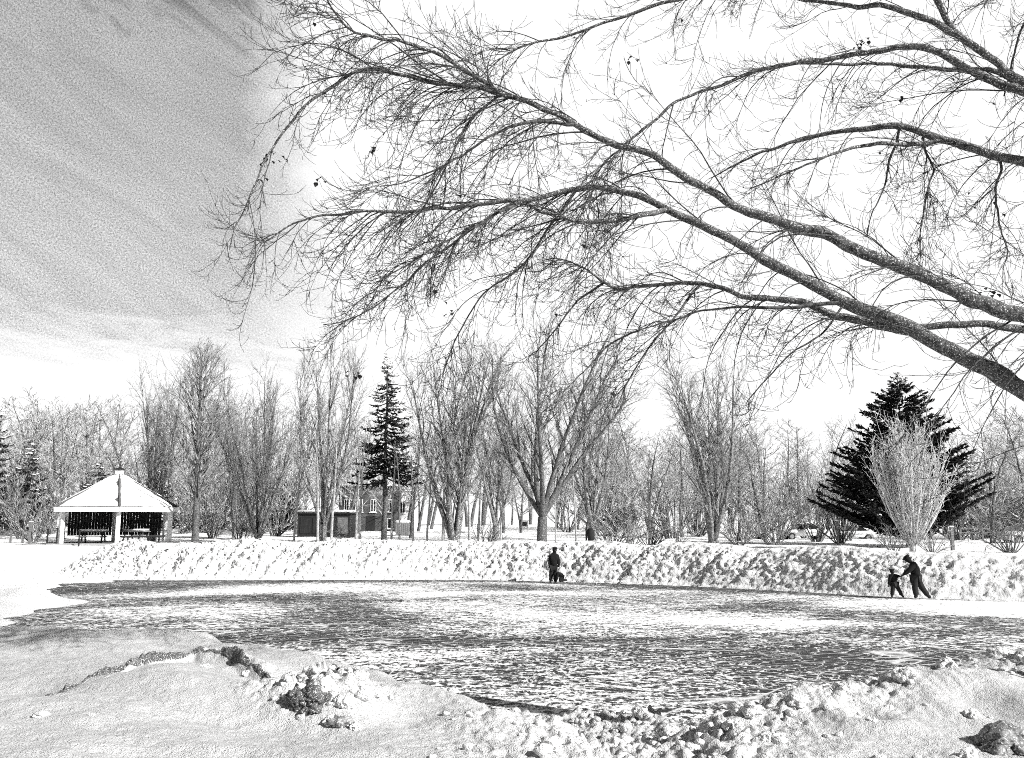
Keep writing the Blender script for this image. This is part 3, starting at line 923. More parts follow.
    for c, rr in sec:
        L = np.linalg.norm(c[-1] - c[0])
        nb = {'oval': 8, 'vase': 10, 'multi': 10, 'fork': 10, 'far': 6, 'shrub': 3, 'broom': 4, 'sapling': 3}[kind]
        for k in range(nb):
            p, t = sub(c, r.uniform(0.2, 1.0))
            d = t * 0.8 + r.normal(size=3) * 0.45 + np.array([0, 0, .2])
            ln = max(0.25, L * r.uniform(.25, .55))
            b = bough(p, d, ln, tw * .8, 5, 0.2, 0.4, r, tw * .55)
            third.append(b)
            if kind in ('oval', 'vase', 'multi', 'fork', 'far') and r.random() < .6:
                for _ in range(2):
                    p2, t2 = sub(b[0], r.uniform(.3, 1))
                    third.append(bough(p2, t2 * .8 + r.normal(size=3) * .5, ln * r.uniform(.3, .7), tw * .6, 4, 0.1, .3, r, tw * .5))
    return big, sec + third


PROTO = {}


def proto(name, obj_name, seed, kind, H, mt, mc, tw):
    big, cr = make_tree(seed, kind, H, tw)
    root = bpy.data.objects.new(obj_name, None); C.objects.link(root)
    tubes('trunk' if kind not in ('shrub', 'sapling', 'broom') else 'stem', big, mt, root, 7)
    tubes('crown', cr, mc, root, 3)
    PROTO[name] = [root, H, False]


proto('oval', 'bare_tree', 1, 'oval', 12, M['bark_dark'], M['twig_mid'], .0125)
proto('vase1', 'bare_tree', 2, 'vase', 12, M['bark_mid'], M['twig_mid'], .0125)
proto('vase2', 'bare_tree', 3, 'vase', 12, M['bark_mid'], M['twig_mid'], .0125)
proto('multi1', 'bare_tree', 4, 'multi', 12, M['bark_mid'], M['twig_mid'], .0125)
proto('multi2', 'bare_tree', 5, 'multi', 12, M['bark_mid'], M['twig_mid'], .0125)
proto('fork', 'bare_tree', 6, 'fork', 12, M['bark_dark'], M['twig_mid'], .0125)
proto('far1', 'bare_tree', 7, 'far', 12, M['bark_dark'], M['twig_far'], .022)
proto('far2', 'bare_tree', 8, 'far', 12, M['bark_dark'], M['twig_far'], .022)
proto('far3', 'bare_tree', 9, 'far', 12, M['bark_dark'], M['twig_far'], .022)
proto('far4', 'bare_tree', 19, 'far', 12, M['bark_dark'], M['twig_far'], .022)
proto('shrub1', 'bare_shrub', 10, 'shrub', 2.2, M['bark_mid'], M['twig_mid'], .010)
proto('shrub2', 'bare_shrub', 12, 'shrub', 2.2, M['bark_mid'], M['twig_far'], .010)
proto('broom', 'pale_shrub_tree', 13, 'broom', 8, M['twig_pale'], M['twig_pale'], .017)
proto('sap1', 'young_tree', 14, 'sapling', 6, M['pole'], M['twig_mid'], .014)
proto('sap2', 'young_tree', 15, 'sapling', 6, M['pole'], M['twig_mid'], .014)


def place(pn, px, Y, top_py, label, cat, group=None, wide=1.0, rz=None, lean=0.0, sink=0.1, x=None):
    root, H0, used = PROTO[pn]
    o = root if not used else copy_tree(root)
    PROTO[pn][2] = True
    x = xat(px, Y) if x is None else x
    z = gz(x, Y) - sink
    ztop = at(px, top_py, Y)[2]
    s = (ztop - z) / H0
    o.location = (x, Y, z); o.rotation_euler = (0, lean, rz if rz is not None else random.uniform(0, 6.28))
    o.scale = (s * wide, s * wide, s)
    for k in ('label', 'category', 'group'):
        if k in o: del o[k]
    tag(o, label, cat, group)
    return o


G = 'bare trees of the park'
place('vase1', 158, 66, 372, 'bare grey tree with spreading stems just right of the shelter roof', 'tree', G, .72)
place('oval', 200, 60, 346, 'tall bare tree with straight dark trunk and neat oval crown', 'tree', G, 1.12, rz=0.4)
place('multi1', 262, 62, 356, 'bare many-stemmed tree right of the oval-crowned tree', 'tree', G, .72)
place('multi2', 238, 70, 400, 'slender bare tree between the oval-crowned tree and the many-stemmed one', 'tree', G, .6)
place('vase2', 325, 56, 344, 'bare vase-shaped tree in front of the dark shed', 'tree', G, .75, rz=1.0)
place('multi2', 455, 52, 318, 'broad many-stemmed tree left of the forked tree, behind the snow bank', 'tree', G, .95, rz=2.0)
place('fork', 541, 52, 322, 'big forked tree with thick leaning stems behind the standing adult', 'tree', G, 1.0, rz=0.15)
place('vase1', 496, 68, 400, 'smaller vase-shaped tree between the two big many-stemmed trees', 'tree', G, .9, rz=4.1)
place('vase2', 592, 68, 372, 'bare vase-shaped tree right of the big forked tree', 'tree', G, .95, rz=3.0)
place('far1', 648, 72, 425, 'dark-trunked small tree in the middle, left of the wide vase-shaped tree', 'tree', G, 1.2)
place('far2', 664, 76, 430, 'second dark-trunked small tree, nearer the wide vase-shaped tree', 'tree', G, 1.1)
place('multi2', 710, 56, 340, 'wide vase-shaped tree with pale stems left of the parked cars', 'tree', G, 1.0, rz=4.4)
place('far3', 762, 70, 425, 'bare bushy tree right of the wide vase-shaped tree', 'tree', G, 1.3)
place('far4', 735, 74, 420, 'bare bushy tree partly behind the wide vase-shaped tree', 'tree', G, 1.2)
place('far1', 985, 72, 412, 'bare tree right of the big dark fir', 'tree', G, 1.3, rz=2.2)
place('far3', 1030, 66, 400, 'bare tree cut by the right edge of the picture', 'tree', G, 1.2, rz=.5)
place('broom', 907, 50, 412, 'pale broom-shaped bush of bare twigs in front of the dark fir', 'shrub', None, 1.0)

# young trees with pale thin stems along the top of the bank
sap = [(321, 54, 430, 'pale thin stem in front of the left half of the dark shed'),
       (334, 54, 420, 'pale thin stem in front of the right half of the dark shed'),
       (358, 54, 440, 'left one of two close pale stems beside the snowy bench'),
       (362, 55, 425, 'right one of two close pale stems beside the snowy bench'),
       (393, 54, 440, 'pale thin stem right of the narrow spruce'),
       (401, 60, 452, 'thin stem between the narrow spruce and the many-stemmed tree'),
       (415, 53, 455, 'thin dark stem left of the broad many-stemmed tree'),
       (428, 53, 450, 'thin stem touching the left side of the broad many-stemmed tree'),
       (444, 54, 420, 'thin stem before the trunk of the broad many-stemmed tree'),
       (470, 53, 430, 'thin pale stem right of the broad many-stemmed tree'),
       (478, 54, 440, 'second thin stem right of the broad many-stemmed tree'),
       (501, 53, 465, 'lone thin stem midway between the two big trees'),
       (555, 53, 470, 'thin stem right of the big forked tree trunk'),
       (575, 56, 460, 'thin stem left of the litter bin'),
       (647, 58, 450, 'thin stem right of the dry shrubs in the middle'),
       (297, 58, 450, 'leaning thin stem left of the dark shed')]
for i, (px, Y, tp_, lb) in enumerate(sap):
    place('sap1' if i % 2 else 'sap2', px, Y, tp_, lb, 'young tree', 'young trees behind the snow bank', .9, lean=random.uniform(-.03, .03))

shr = [(485, 56, 518, 'low bare shrub right of the broad many-stemmed tree', 1.5),
       (610, 57, 508, 'dry spreading shrub behind the litter bin', 2.0),
       (628, 55, 512, 'dry spreading shrub in the middle of the bank top', 1.8),
       (648, 58, 515, 'dry shrub right of the far walker', 1.6),
       (835, 66, 478, 'bare upright shrub left of the dark fir', .9),
       (812, 70, 470, 'bare upright shrub behind the first parked car', .9),
       (735, 58, 505, 'low shrub at the foot of the wide vase-shaped tree', 1.3),
       (770, 60, 500, 'low shrub left of the parked car', 1.2),
       (676, 60, 512, 'dense low shrub left of the wide vase-shaped tree', .8),
       (888, 49, 522, 'short twigs at the left foot of the pale broom-shaped bush', 1.3),
       (925, 49, 524, 'short twigs at the right foot of the pale broom-shaped bush', 1.3),
       (1002, 50, 512, 'bare shrub on the bank top at the right edge', 1.4),
       (40, 66, 505, 'bare shrub left of the open shelter', 1.1),
       (345, 64, 518, 'low shrub between the shed and the bench', 1.2),
       (245, 64, 500, 'low shrub midway between the shelter and the dark shed', 1.2)]
for i, (px, Y, tp_, lb, wd) in enumerate(shr):
    place('shrub1' if i % 2 else 'shrub2', px, Y, tp_, lb, 'shrub', 'bare shrubs behind the snow bank', wd)

rB = np.random.default_rng(5)
zones = [(-60, 70, 16, (384, 412), 'bare tree of the wood left of and behind the shelter'),
         (70, 190, 16, (386, 425), 'bare tree of the wood showing above the shelter roof'),
         (190, 330, 17, (385, 430), 'bare tree of the wood between the shelter and the dark shed'),
         (330, 450, 13, (395, 450), 'bare tree of the wood above the brick building'),
         (450, 600, 15, (400, 455), 'bare distant tree seen through the two big many-stemmed trees'),
         (600, 720, 15, (400, 445), 'bare distant tree behind the far walker'),
         (720, 860, 16, (408, 450), 'bare distant tree beyond the parked cars'),
         (930, 1090, 15, (400, 440), 'bare distant tree right of and beyond the dark fir')]
for x0, x1, n, (t0, t1), lb in zones:
    for k in range(n):
        px = x0 + (x1 - x0) * (k + rB.uniform(0, 1)) / n
        Y = rB.uniform(82, 135)
        place('far%d' % rB.integers(1, 5), px, Y, rB.uniform(t0, t1), lb, 'tree', lb.replace('bare tree of', 'trees of').replace('bare distant tree', 'distant trees'), rB.uniform(.9, 1.35))
place('far2', 348, 78, 410, 'slim bare tree between the dark shed and the brick building', 'tree', G, .9, rz=2.4)
place('far4', 412, 76, 405, 'slim bare tree in front of the pale wing of the brick building', 'tree', G, .9, rz=5.0)
# understory brush
bz = [(-30, 60, 11, 'bare brush in the wood left of the shelter'), (185, 300, 15, 'bare brush in the wood right of the shelter'), (560, 720, 7, 'distant bare brush behind the far walker'), (720, 860, 6, 'distant bare brush beyond the parked cars'), (950, 1060, 9, 'distant bare brush right of the dark fir')]
for x0, x1, n, lb in bz:
    for k in range(n):
        px = x0 + (x1 - x0) * (k + rB.uniform(0, 1)) / n
        place('shrub1' if k % 2 else 'shrub2', px, rB.uniform(72, 100), rB.uniform(462, 495), lb, 'shrub', lb, rB.uniform(.9, 1.3))


# ------------------------------------------------------------------ conifers
def conifer(name, loc, H, Rb, seed, mat, rise, label, per=11, levels=26, snow=0.15, bare=0.04, dens=1.0):
    r = np.random.default_rng(seed)
    root = empty(name, loc, 0, label, 'tree')
    c = np.array([[0, 0, z] for z in np.linspace(0, H, 10)]); c[1:-1, :2] += r.normal(size=(8, 2)) * .03
    tubes('trunk', [(c, np.linspace(H * .016, .02, 10))], M['bark_dark'], root, 8)
    V, Q = [], []
    sn = []
    def blade(p, d, L, w, nrm):
        s = unit(np.cross(d, nrm))
        n = len(V)
        V.extend([p - s * w * .35, p + s * w * .35, p + d * L * .55 + s * w * .5, p + d * L, p + d * L * .55 - s * w * .5])
        Q.append((n, n + 1, n + 2, n + 3, n + 4))
    brs = []
    for l in range(levels):
        f = (l + .3) / levels
        z = H * (bare + (1 - bare) * f ** 0.9)
        Rl = Rb * (1 - f) ** 0.85 + 0.12
        np_ = max(5, int(per * (1 - f * .5)))
        for b in range(np_):
            a = r.uniform(0, 6.28); L = Rl * r.uniform(.55, 1.15)
            d = np.array([math.cos(a), math.sin(a), 0])
            n = 8
            t = np.linspace(0, 1, n)
            bz_ = z + L * (rise * t + (0.10 * t ** 2 if rise > 0 else -0.18 * t * (1 - t) * 2 + .1 * t ** 2)) + r.normal() * .08
            c = np.stack([d[0] * L * t, d[1] * L * t, bz_], 1)
            brs.append((c, np.linspace(.028, .008, n) * H / 9))
            nt_ = int(L * 22 * dens) + 8
            for k in range(nt_):
                g = r.uniform(.12, 1) ** .8
                p, tt = sub(c, min(g, .999))
                side = np.array([-d[1], d[0], 0]) * (1 if r.random() < .5 else -1)
                bl = min(0.55, .18 + L * .16) * r.uniform(.6, 1.1) * (1.1 - g * .55)
                dd = unit(tt * r.uniform(.55, 1.0) + side * r.uniform(.1, .8) + np.array([0, 0, r.normal() * .22 - .06]))
                nr = unit(np.array([0, 0, 1.0]) + r.normal(size=3) * .5)
                blade(p, dd, bl, bl * .30, nr)
                blade(p + dd * bl * .3, unit(dd + r.normal(size=3) * .35), bl * .8, bl * .26, unit(r.normal(size=3)))
            if r.random() < snow * (0.35 + 1.3 * f):
                for _ in range(2):
                    p, tt = sub(c, r.uniform(.4, .95)); sn.append(p + np.array([0, 0, .04]))
    tubes('bough', brs, M['bark_dark'], root, 4)
    mesh_np('foliage', np.array(V), np.array(Q).ravel(), np.full(len(Q), 5), mat, root, False)
    if sn:
        VV, FF = [], []
        for k, p in enumerate(sn):
            VV.append(CV * np.array([.16, .14, .06]) * r.uniform(.6, 1.3) * (1 + .2 * r.normal(size=(len(CV), 1))) + p)
            FF.append(np.array(CF) + k * len(CV))
        tag(mesh_np('snow_load', np.concatenate(VV), np.concatenate(FF).ravel(), np.full(len(FF) * len(CF), 3), M['roofsnow'], root, True), kind='stuff')
    return root


Yf = 60.0; xf = xat(902, Yf)
conifer('fir_tree', (xf, Yf, gz(xf, Yf) - .1), at(902, 373, Yf)[2] - gz(xf, Yf), 5.4, 3, M['needle'], 0.28, 'big dark broad fir with upswept boughs behind the pale bush', 17, 30, .5, .03, 1.5)
Ys = 62.0; xs_ = xat(386, Ys)
conifer('spruce_tree', (xs_, Ys, gz(xs_, Ys) - .1), at(386, 352, Ys)[2] - gz(xs_, Ys), 2.3, 4, M['needle'], -0.22, 'tall narrow dark spruce in front of the brick building', 8, 30, .6, .34, .75)
for px, Y, tp_, rb, lb in ((30, 84, 440, 3.2, 'dark evergreen at the left edge behind the shelter'), (-4, 78, 405, 2.6, 'dark evergreen cut by the left edge of the picture'),
                          (616, 100, 478, 2.6, 'small dark evergreen above the far walker'), (160, 92, 468, 3.0, 'dark evergreen behind the right side of the shelter roof'),
                          (100, 88, 462, 3.0, 'dark evergreen behind the left side of the shelter roof'), (965, 86, 455, 3.0, 'evergreen in the haze of twigs right of the big fir'), (282, 90, 470, 3.0, 'dark evergreen left of the dark shed')):
    x = xat(px, Y); z = gz(x, Y)
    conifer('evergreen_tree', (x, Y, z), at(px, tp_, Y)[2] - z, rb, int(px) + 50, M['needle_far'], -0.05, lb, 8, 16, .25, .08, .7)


# ------------------------------------------------------------------ shelter
def shelter():
    Y = 62.0; px = 121
    x = xat(px, Y); z0 = gz(x, Y) - 0.05
    root = empty('picnic_shelter', (x, Y, z0), 0, 'open six-sided picnic shelter with snow-covered roof and white posts', 'shelter')
    Rr, ze = 4.3, at(120, 508, Y)[2] - z0
    zt = at(119, 474, Y)[2] - z0
    rot = R(-90 + 25)
    ang = [rot + k * math.pi / 3 for k in range(6)]
    P = [np.array([math.cos(a), math.sin(a)]) for a in ang]
    fl = MB(); n = 6
    vs = [(p[0] * 4.7, p[1] * 4.7, -.3) for p in P] + [(p[0] * 4.7, p[1] * 4.7, .12) for p in P]
    fl.add(vs, [tuple(range(5, -1, -1)), tuple(range(6, 12))] + [(i, (i + 1) % 6, 6 + (i + 1) % 6, 6 + i) for i in range(6)]).build('floor_slab', M['concrete'], root)
    for p in P:
        q = p * 3.75
        a = math.atan2(p[1], p[0])
        MB().box(q[0] - .13, q[0] + .13, q[1] - .13, q[1] + .13, .12, ze - .02, a, q).build('post', M['white_paint'], root, .02)
    # roof deck with thickness
    rf = MB()
    vs = [(p[0] * Rr, p[1] * Rr, ze) for p in P] + [(0, 0, zt)] + [(p[0] * Rr, p[1] * Rr, ze - .08) for p in P] + [(0, 0, zt - .12)]
    fs = [(i, (i + 1) % 6, 6) for i in range(6)] + [((i + 1) % 6 + 7, i + 7, 13) for i in range(6)] + [(i, i + 7, (i + 1) % 6 + 7, (i + 1) % 6) for i in range(6)]
    roof = rf.add(vs, fs).build('roof', M['shingle'], root)
    for i in range(6):
        a, b = P[i] * Rr, P[(i + 1) % 6] * Rr
        # fascia board on each eave
        t = unit(b - a); nrm = np.array([t[1], -t[0]])
        q0, q1 = a + nrm * .01, b + nrm * .01
        vs = [(q0[0], q0[1], ze - .28), (q1[0], q1[1], ze - .28), (q1[0], q1[1], ze + .03), (q0[0], q0[1], ze + .03)]
        vs += [(v[0] + nrm[0] * .05, v[1] + nrm[1] * .05, v[2]) for v in vs]
        MB().add(vs, [(0, 1, 2, 3), (7, 6, 5, 4), (0, 4, 5, 1), (1, 5, 6, 2), (2, 6, 7, 3), (3, 7, 4, 0)]).build('fascia', M['white_paint'], root)
        # snow blanket per roof face, ragged edge, slipped near the hips
        nu, nv = 40, 34
        U, Vv = np.meshgrid(np.linspace(0, 1, nu), np.linspace(0, 1, nv), indexing='ij')
        up = 0.03 + 0.93 * Vv
        lo_, hi_ = 0.03 + 0.02 * fbm(Vv * 6, Vv * 0 + i, 2, 700 + i), 0.97 + 0.015 * fbm(Vv * 6, Vv * 0 + i, 2, 720 + i)
        if i in (5,):
            hi_ = hi_ - 0.16 * np.exp(-((Vv - .74) / .09) ** 2) - .07 * np.exp(-((Vv - .2) / .06) ** 2)
        if i == 0:
            lo_ = lo_; hi_ = hi_ - .03
        Uu = lo_ + (hi_ - lo_) * U
        bx_ = (a[0] * (1 - Uu) + b[0] * Uu) * (1 - up); by_ = (a[1] * (1 - Uu) + b[1] * Uu) * (1 - up)
        th = .16 * ss(np.minimum(np.minimum(U, 1 - U), np.minimum(Vv, 1 - Vv)) * 14) + .005 + .02 * fbm(bx_ * 1.5, by_ * 1.5, 3, 740)
        bz = ze + (zt - ze) * up + th
        mesh_np('snow_cover', np.stack([bx_, by_, bz], -1).reshape(-1, 3), grid_faces(nu, nv).ravel()[::-1], np.full((nu - 1) * (nv - 1), 4), M['roofsnow'], roof)
        c0 = np.array([P[i][0] * Rr, P[i][1] * Rr, ze + .04]); c1 = np.array([0, 0, zt + .04])
        MB().tube([c0, c1], .07, 6).build('hip_cap', M['shingle'], roof)
    cu = MB(); cu.box(-.22, .22, -.22, .22, zt - .25, zt + .28).build('cupola', M['white_paint'], root, .02)
    cc = MB(); q = zt + .28
    cc.add([(-.3, -.3, q), (.3, -.3, q), (.3, .3, q), (-.3, .3, q), (0, 0, q + .22)], [(3, 2, 1, 0), (0, 1, 4), (1, 2, 4), (2, 3, 4), (3, 0, 4)]).build('cupola_cap', M['darkwood'], root)
    # board walls on the back three sides, open at the bottom
    for i in (2, 3, 1, 4):
        a, b = P[i] * 3.65, P[(i + 1) % 6] * 3.65
        L = np.linalg.norm(b - a); t = (b - a) / L; nb = 15
        w = MB()
        for k in range(nb):
            s0, s1 = .22 + (L - .44) * k / nb, .22 + (L - .44) * (k + .84) / nb
            p0, p1 = a + t * s0, a + t * s1; nn = np.array([-t[1], t[0]]) * .03
            zb = .55 if i in (2, 3) else .75
            vs = [(p0[0], p0[1], zb), (p1[0], p1[1], zb), (p1[0] + nn[0], p1[1] + nn[1], zb), (p0[0] + nn[0], p0[1] + nn[1], zb)]
            vs += [(v[0], v[1], ze - .1) for v in vs]
            w.add(vs, [(3, 2, 1, 0), (4, 5, 6, 7), (0, 1, 5, 4), (1, 2, 6, 5), (2, 3, 7, 6), (3, 0, 4, 7)])
        if i in (2, 3):
            w.build('board_wall', M['darkwood'], root)
    # low rail on the right front side and the left front side
    for i, hh in ((0, .55), (5, .9)):
        a, b = P[i] * 3.75, P[(i + 1) % 6] * 3.75
        t = unit(b - a)
        g = MB()
        if i == 0:
            g.tube([(*(a + t * .3), hh), (*(b - t * .3), hh)], .07, 6)
            for k in range(1, 5):
                q = a + (b - a) * k / 5
                g.tube([(*q, .1), (*q, hh)], .05, 6)
            g.build('rail', M['darkwood'], root)
    return root, x, Y, z0


sh_root, sx_, sy_, sz_ = shelter()


def picnic_table(loc, rz, label):
    t = empty('picnic_table', loc, rz, label, 'table', 'picnic tables in the shelter')
    MB().box(-.9, .9, -.37, .37, .70, .75).build('tabletop', M['greywood'], t, .01)
    for s in (-1, 1):
        MB().box(-.9, .9, s * .72 - .13, s * .72 + .13, .42, .46).build('seat', M['greywood'], t, .01)
        m = MB(); m.box(s * .6 - .04, s * .6 + .04, -.75, .75, .36, .42); m.build('crossbar', M['darkwood'], t)
        for k in (-1, 1):
            m = MB(); m.tube([(s * .6, k * .55, 0), (s * .6, k * .25, .70)], .05, 6); m.build('leg', M['darkwood'], t)
    m = MB(); m.box(-.86, .86, -.33, .33, .752, .9); m.build('snow_cover', M['roofsnow'], t, .06, True)
    return t


picnic_table((sx_ - .6, sy_ - 1.9, sz_ + .12), .2, 'snow-topped picnic table left of the front post inside the shelter')
picnic_table((sx_ + 1.7, sy_ - .8, sz_ + .12), -.3, 'snow-topped picnic table right of the front post inside the shelter')
for dx, lb in ((-3.0, 'thin dark stake at the left front of the shelter'), (-2.2, 'thin dark stake midway along the left front of the shelter'), (-.35, 'thin dark stake just left of the shelter front post')):
    yq = sy_ - 4.6 + abs(dx) * .5
    e = empty('stake', (sx_ + dx, yq, gz(sx_ + dx, yq) - .2), 0, lb, 'stake', 'stakes before the shelter')
    MB().tube([(0, 0, 0), (0.02, 0, 1.15)], .05, 6).build('post', M['darkwood'], e)
    MB().box(-.06, .06, -.06, .06, 1.15, 1.22).build('cap', M['darkwood'], e, .01)


# ------------------------------------------------------------------ shed, building, houses
def shed():
    Y = 76; x0, x1 = xat(303, Y), xat(356, Y); xc = (x0 + x1) / 2; w = (x1 - x0) / 2
    zt = at(330, 512, Y)[2]; z0 = zt - 2.0
    r = empty('shed', (xc, Y, z0), R(-6), 'low dark wooden shed with snow on its flat roof', 'shed')
    MB().box(-w, w, -.9, .9, -.6, 1.86).build('wall', M['darkwood'], r)
    roof = MB().box(-w - .15, w + .15, -1.05, 1.05, 1.863, 1.95).build('roof', M['darkwood'], r)
    MB().box(-w - .18, w + .18, -1.08, 1.08, 1.953, 2.16).build('snow_cover', M['roofsnow'], roof, .09, True)
    for k in range(4):
        a = -w + .25 + k * (2 * w - .3) / 4
        f = MB().box(a, a + (2 * w - .5) / 4 - .12, -.95, -.903, .25, 1.55).build('door', M['greywood'] if k == 3 else M['darkwood'], r, .01)
    return r


shed()


def window(parent, x0, x1, z0, z1, yf, axis='y', frame=None):
    f = MB(); t = .05
    if axis == 'y':
        for a in ((x0 - t, x1 + t, z0 - t, z0), (x0 - t, x1 + t, z1, z1 + t), (x0 - t, x0, z0, z1), (x1, x1 + t, z0, z1), ((x0 + x1) / 2 - .03, (x0 + x1) / 2 + .03, z0, z1)):
            f.box(a[0], a[1], yf - .08, yf - .003, a[2], a[3])
        w = f.build('window', frame or M['white_paint'], parent)
        MB().box(x0, x1, yf - .03, yf - .004, z0, z1).build('pane', M['glass'], w)
        s = MB().box(x0 - .15, x1 + .15, yf - .16, yf - .003, z0 - t - .07, z0 - t - .003).build('sill', M['roofsnow'], w)
    return w


def building():
    Y = 92; x0, x1 = xat(343, Y), xat(399, Y); zt = at(370, 488, Y)[2]
    xc = (x0 + x1) / 2; w = (x1 - x0) / 2; z0 = gz(xc, Y) - .6; H = zt - z0
    r = empty('brick_building', (xc, Y, z0), 0, 'dark brick flat-roofed building with a paler wing, behind the spruce', 'building')
    MB().box(-w, w, 0, 6, 0, H).build('wall', M['brick'], r)
    roof = MB().box(-w - .2, w + .2, -.25, 6.2, H + .003, H + .16).build('roof', M['darkwood'], r)
    MB().box(-w - .22, w + .22, -.27, 6.2, H + .163, H + .36).build('snow_cover', M['roofsnow'], roof, .07, True)
    mid = H * .52
    for a, b in ((-1.35, -.75), (.15, .6), (1.7, 2.2), (-2.5, -2.1)):
        window(r, a, b, mid, mid + 1.15, 0)
    window(r, 1.4, 2.3, .9, 1.8, 0)
    MB().box(-.3, .6, -.06, -.003, .1, 2.1).build('door', M['darkwood'], r, .01)
    wx0, wx1 = w + .003, xat(414, Y) - xc
    wing = MB().box(wx0, wx1, .8, 6, 0, H * .93).build('wing', M['siding'], r)
    MB().box(wx0, wx1 + .15, .65, 6.1, H * .93 + .003, H * .93 + .25).build('snow_cover', M['roofsnow'], wing, .07, True)
    window(r, wx0 + .15, wx0 + .6, H * .5, H * .5 + 1.0, .8)
    MB().tube([(wx1 - .12, .72, .2), (wx1 - .12, .72, H * .9)], .07, 6).build('downpipe', M['darkwood'], r)
    return r


building()

Yb = 82; xb = xat(404, Yb); zb = gz(xb, Yb)
hb = empty('wooden_box', (xb, Yb, zb - .2), .1, 'slatted wooden box with a snow cap right of the spruce trunk', 'box')
bd = MB()
for k in range(7): bd.box(-.6 + k * .172, -.6 + k * .172 + .15, -.5, .5, 0, 1.25)
bd.build('slats', M['greywood'], hb)
MB().box(-.55, .55, -.45, .45, .02, 1.2).build('body', M['darkwood'], hb)
MB().box(-.68, .68, -.6, .6, 1.253, 1.5).build('snow_cover', M['roofsnow'], hb, .09, True)


def house(px, Y, wpx, eave_py, ridge_py, label, mat):
    x = xat(px, Y); z0 = gz(x, Y) - .5
    w = wpx / F * Y / 2; he = at(px, eave_py, Y)[2] - z0; hr = at(px, ridge_py, Y)[2] - z0
    r = empty('house', (x, Y, z0), 0, label, 'house', 'distant houses')
    MB().box(-w, w, 0, 7, 0, he).build('wall', mat, r)
    m = MB()
    a, b = (-w - .4, -.4), (w + .4, 7.4)
    vs = [(a[0], a[1], he - .1), (b[0], a[1], he - .1), (b[0], b[1], he - .1), (a[0], b[1], he - .1), (a[0], 3.5, hr), (b[0], 3.5, hr)]
    m.add(vs, [(0, 1, 5, 4), (2, 3, 4, 5), (0, 4, 3), (1, 2, 5), (3, 2, 1, 0)])
    rf = m.build('roof', M['roofsnow'], r)
    MB().box(w * .3, w * .3 + .6, 3.1, 3.8, hr - .6, hr + .8).build('chimney', M['brick'], rf)
    n = max(2, int(w))
    for k in range(n):
        c = -w + (k + .5) * 2 * w / n
        window(r, c - .4, c + .4, he * .45, he * .45 + 1.1, 0)
    return r


house(8, 118, 46, 514, 489, 'pale distant house with snowy roof left of the shelter', M['siding'])
house(196, 125, 44, 512, 490, 'pale distant house with snowy roof between shelter and dark shed', M['siding'])


# ------------------------------------------------------------------ bench, bins, posts
Yq = 52.5; xq = xat(363, Yq)
b = empty('bench', (xq, Yq, gz(xq, Yq) + .02), .1, 'low backless bench with snow beside the two pale stems', 'bench')
MB().box(-.5, .5, -.16, .16, .38, .44).build('seat', M['darkwood'], b, .01)
for s in (-1, 1):
    MB().box(s * .38 - .05, s * .38 + .05, -.14, .14, -.1, .38).build('leg', M['darkwood'], b)
MB().box(-.48, .48, -.14, .14, .443, .53).build('snow_cover', M['roofsnow'], b, .04, True)

Yq = 51; xq = xat(589, Yq); zq = at(588, 543, Yq)[2] + .02
b = empty('litter_bin', (xq, Yq, zq), 0, 'dark litter bin leaning on a short post on top of the snow bank', 'bin')
MB().tube([(-.22, 0, -.3), (-.2, 0, .82)], .05, 8).build('post', M['darkwood'], b)
MB().tube([(.06, 0, .12), (.05, 0, .3), (.03, 0, .62), (.0, 0, .70)], [.17, .2, .22, .16], 12).build('bin_body', M['rubber'], b, 0, True)
MB().tube([(.0, 0, .70), (-.04, 0, .78)], [.2, .1], 12).build('lid', M['rubber'], b, 0, True)

Yq = 95; xq = xat(524.5, Yq); zq = gz(xq, Yq)
b = empty('utility_cabinet', (xq, Yq, zq - .1), 0, 'small grey cabinet with a dark opening left of the forked tree', 'cabinet')
MB().box(-.38, .38, -.3, .3, 0, 1.0).build('body', M['concrete'], b, .02)
MB().box(-.22, .22, -.34, -.303, .5, .9).build('hatch', M['rubber'], b, .01)
MB().box(-.44, .44, -.36, .36, 1.003, 1.1).build('lid', M['concrete'], b, .02)

for px, Y, t0, lb, wd in ((945.5, 55, 527, 'grey square post right of the pale bush', .09), (37, 60, 522, 'thin grey post left of the shelter on the snow', .08), (833, 60, 521, 'short thin post left of the dark fir', .06), (762, 62, 522, 'short thin post left of the first parked car', .06)):
    x = xat(px, Y); z = gz(x, Y); zt = at(px, t0, Y)[2]
    e = empty('fence_post', (x, Y, z - .2), 0, lb, 'post', 'posts behind the snow bank')
    MB().box(-wd, wd, -wd, wd, 0, zt - z + .2).build('shaft', M['greywood'], e, .01)
    MB().box(-wd - .03, wd + .03, -wd - .03, wd + .03, zt - z + .203, zt - z + .27).build('snow_cap', M['roofsnow'], e, .02)

# low rail fence at the left and right, half buried
for pts_, lb in ((((-30, 66, 531), (30, 66, 531.5)), 'low grey rail fence at the left edge beyond the snow'), (((948, 74, 529), (1060, 74, 528)), 'low grey rail fence right of the dark fir')):
    P0 = at(*((pts_[0][0], pts_[0][2], pts_[0][1]))); P1 = at(*((pts_[1][0], pts_[1][2], pts_[1][1])))
    e = empty('rail_fence', (P0[0], P0[1], P0[2]), 0, lb, 'fence', 'rail fences')
    v = P1 - P0
    for k in range(2):
        MB().tube([(0, 0, -.3 * k), (v[0], v[1], v[2] - .3 * k)], .05, 6).build('rail', M['greywood'], e)
    for k in range(5):
        q = v * (k + .5) / 5
        MB().box(q[0] - .07, q[0] + .07, q[1] - .13, q[1] - .06, q[2] - .9, q[2] + .12).build('post', M['greywood'], e)


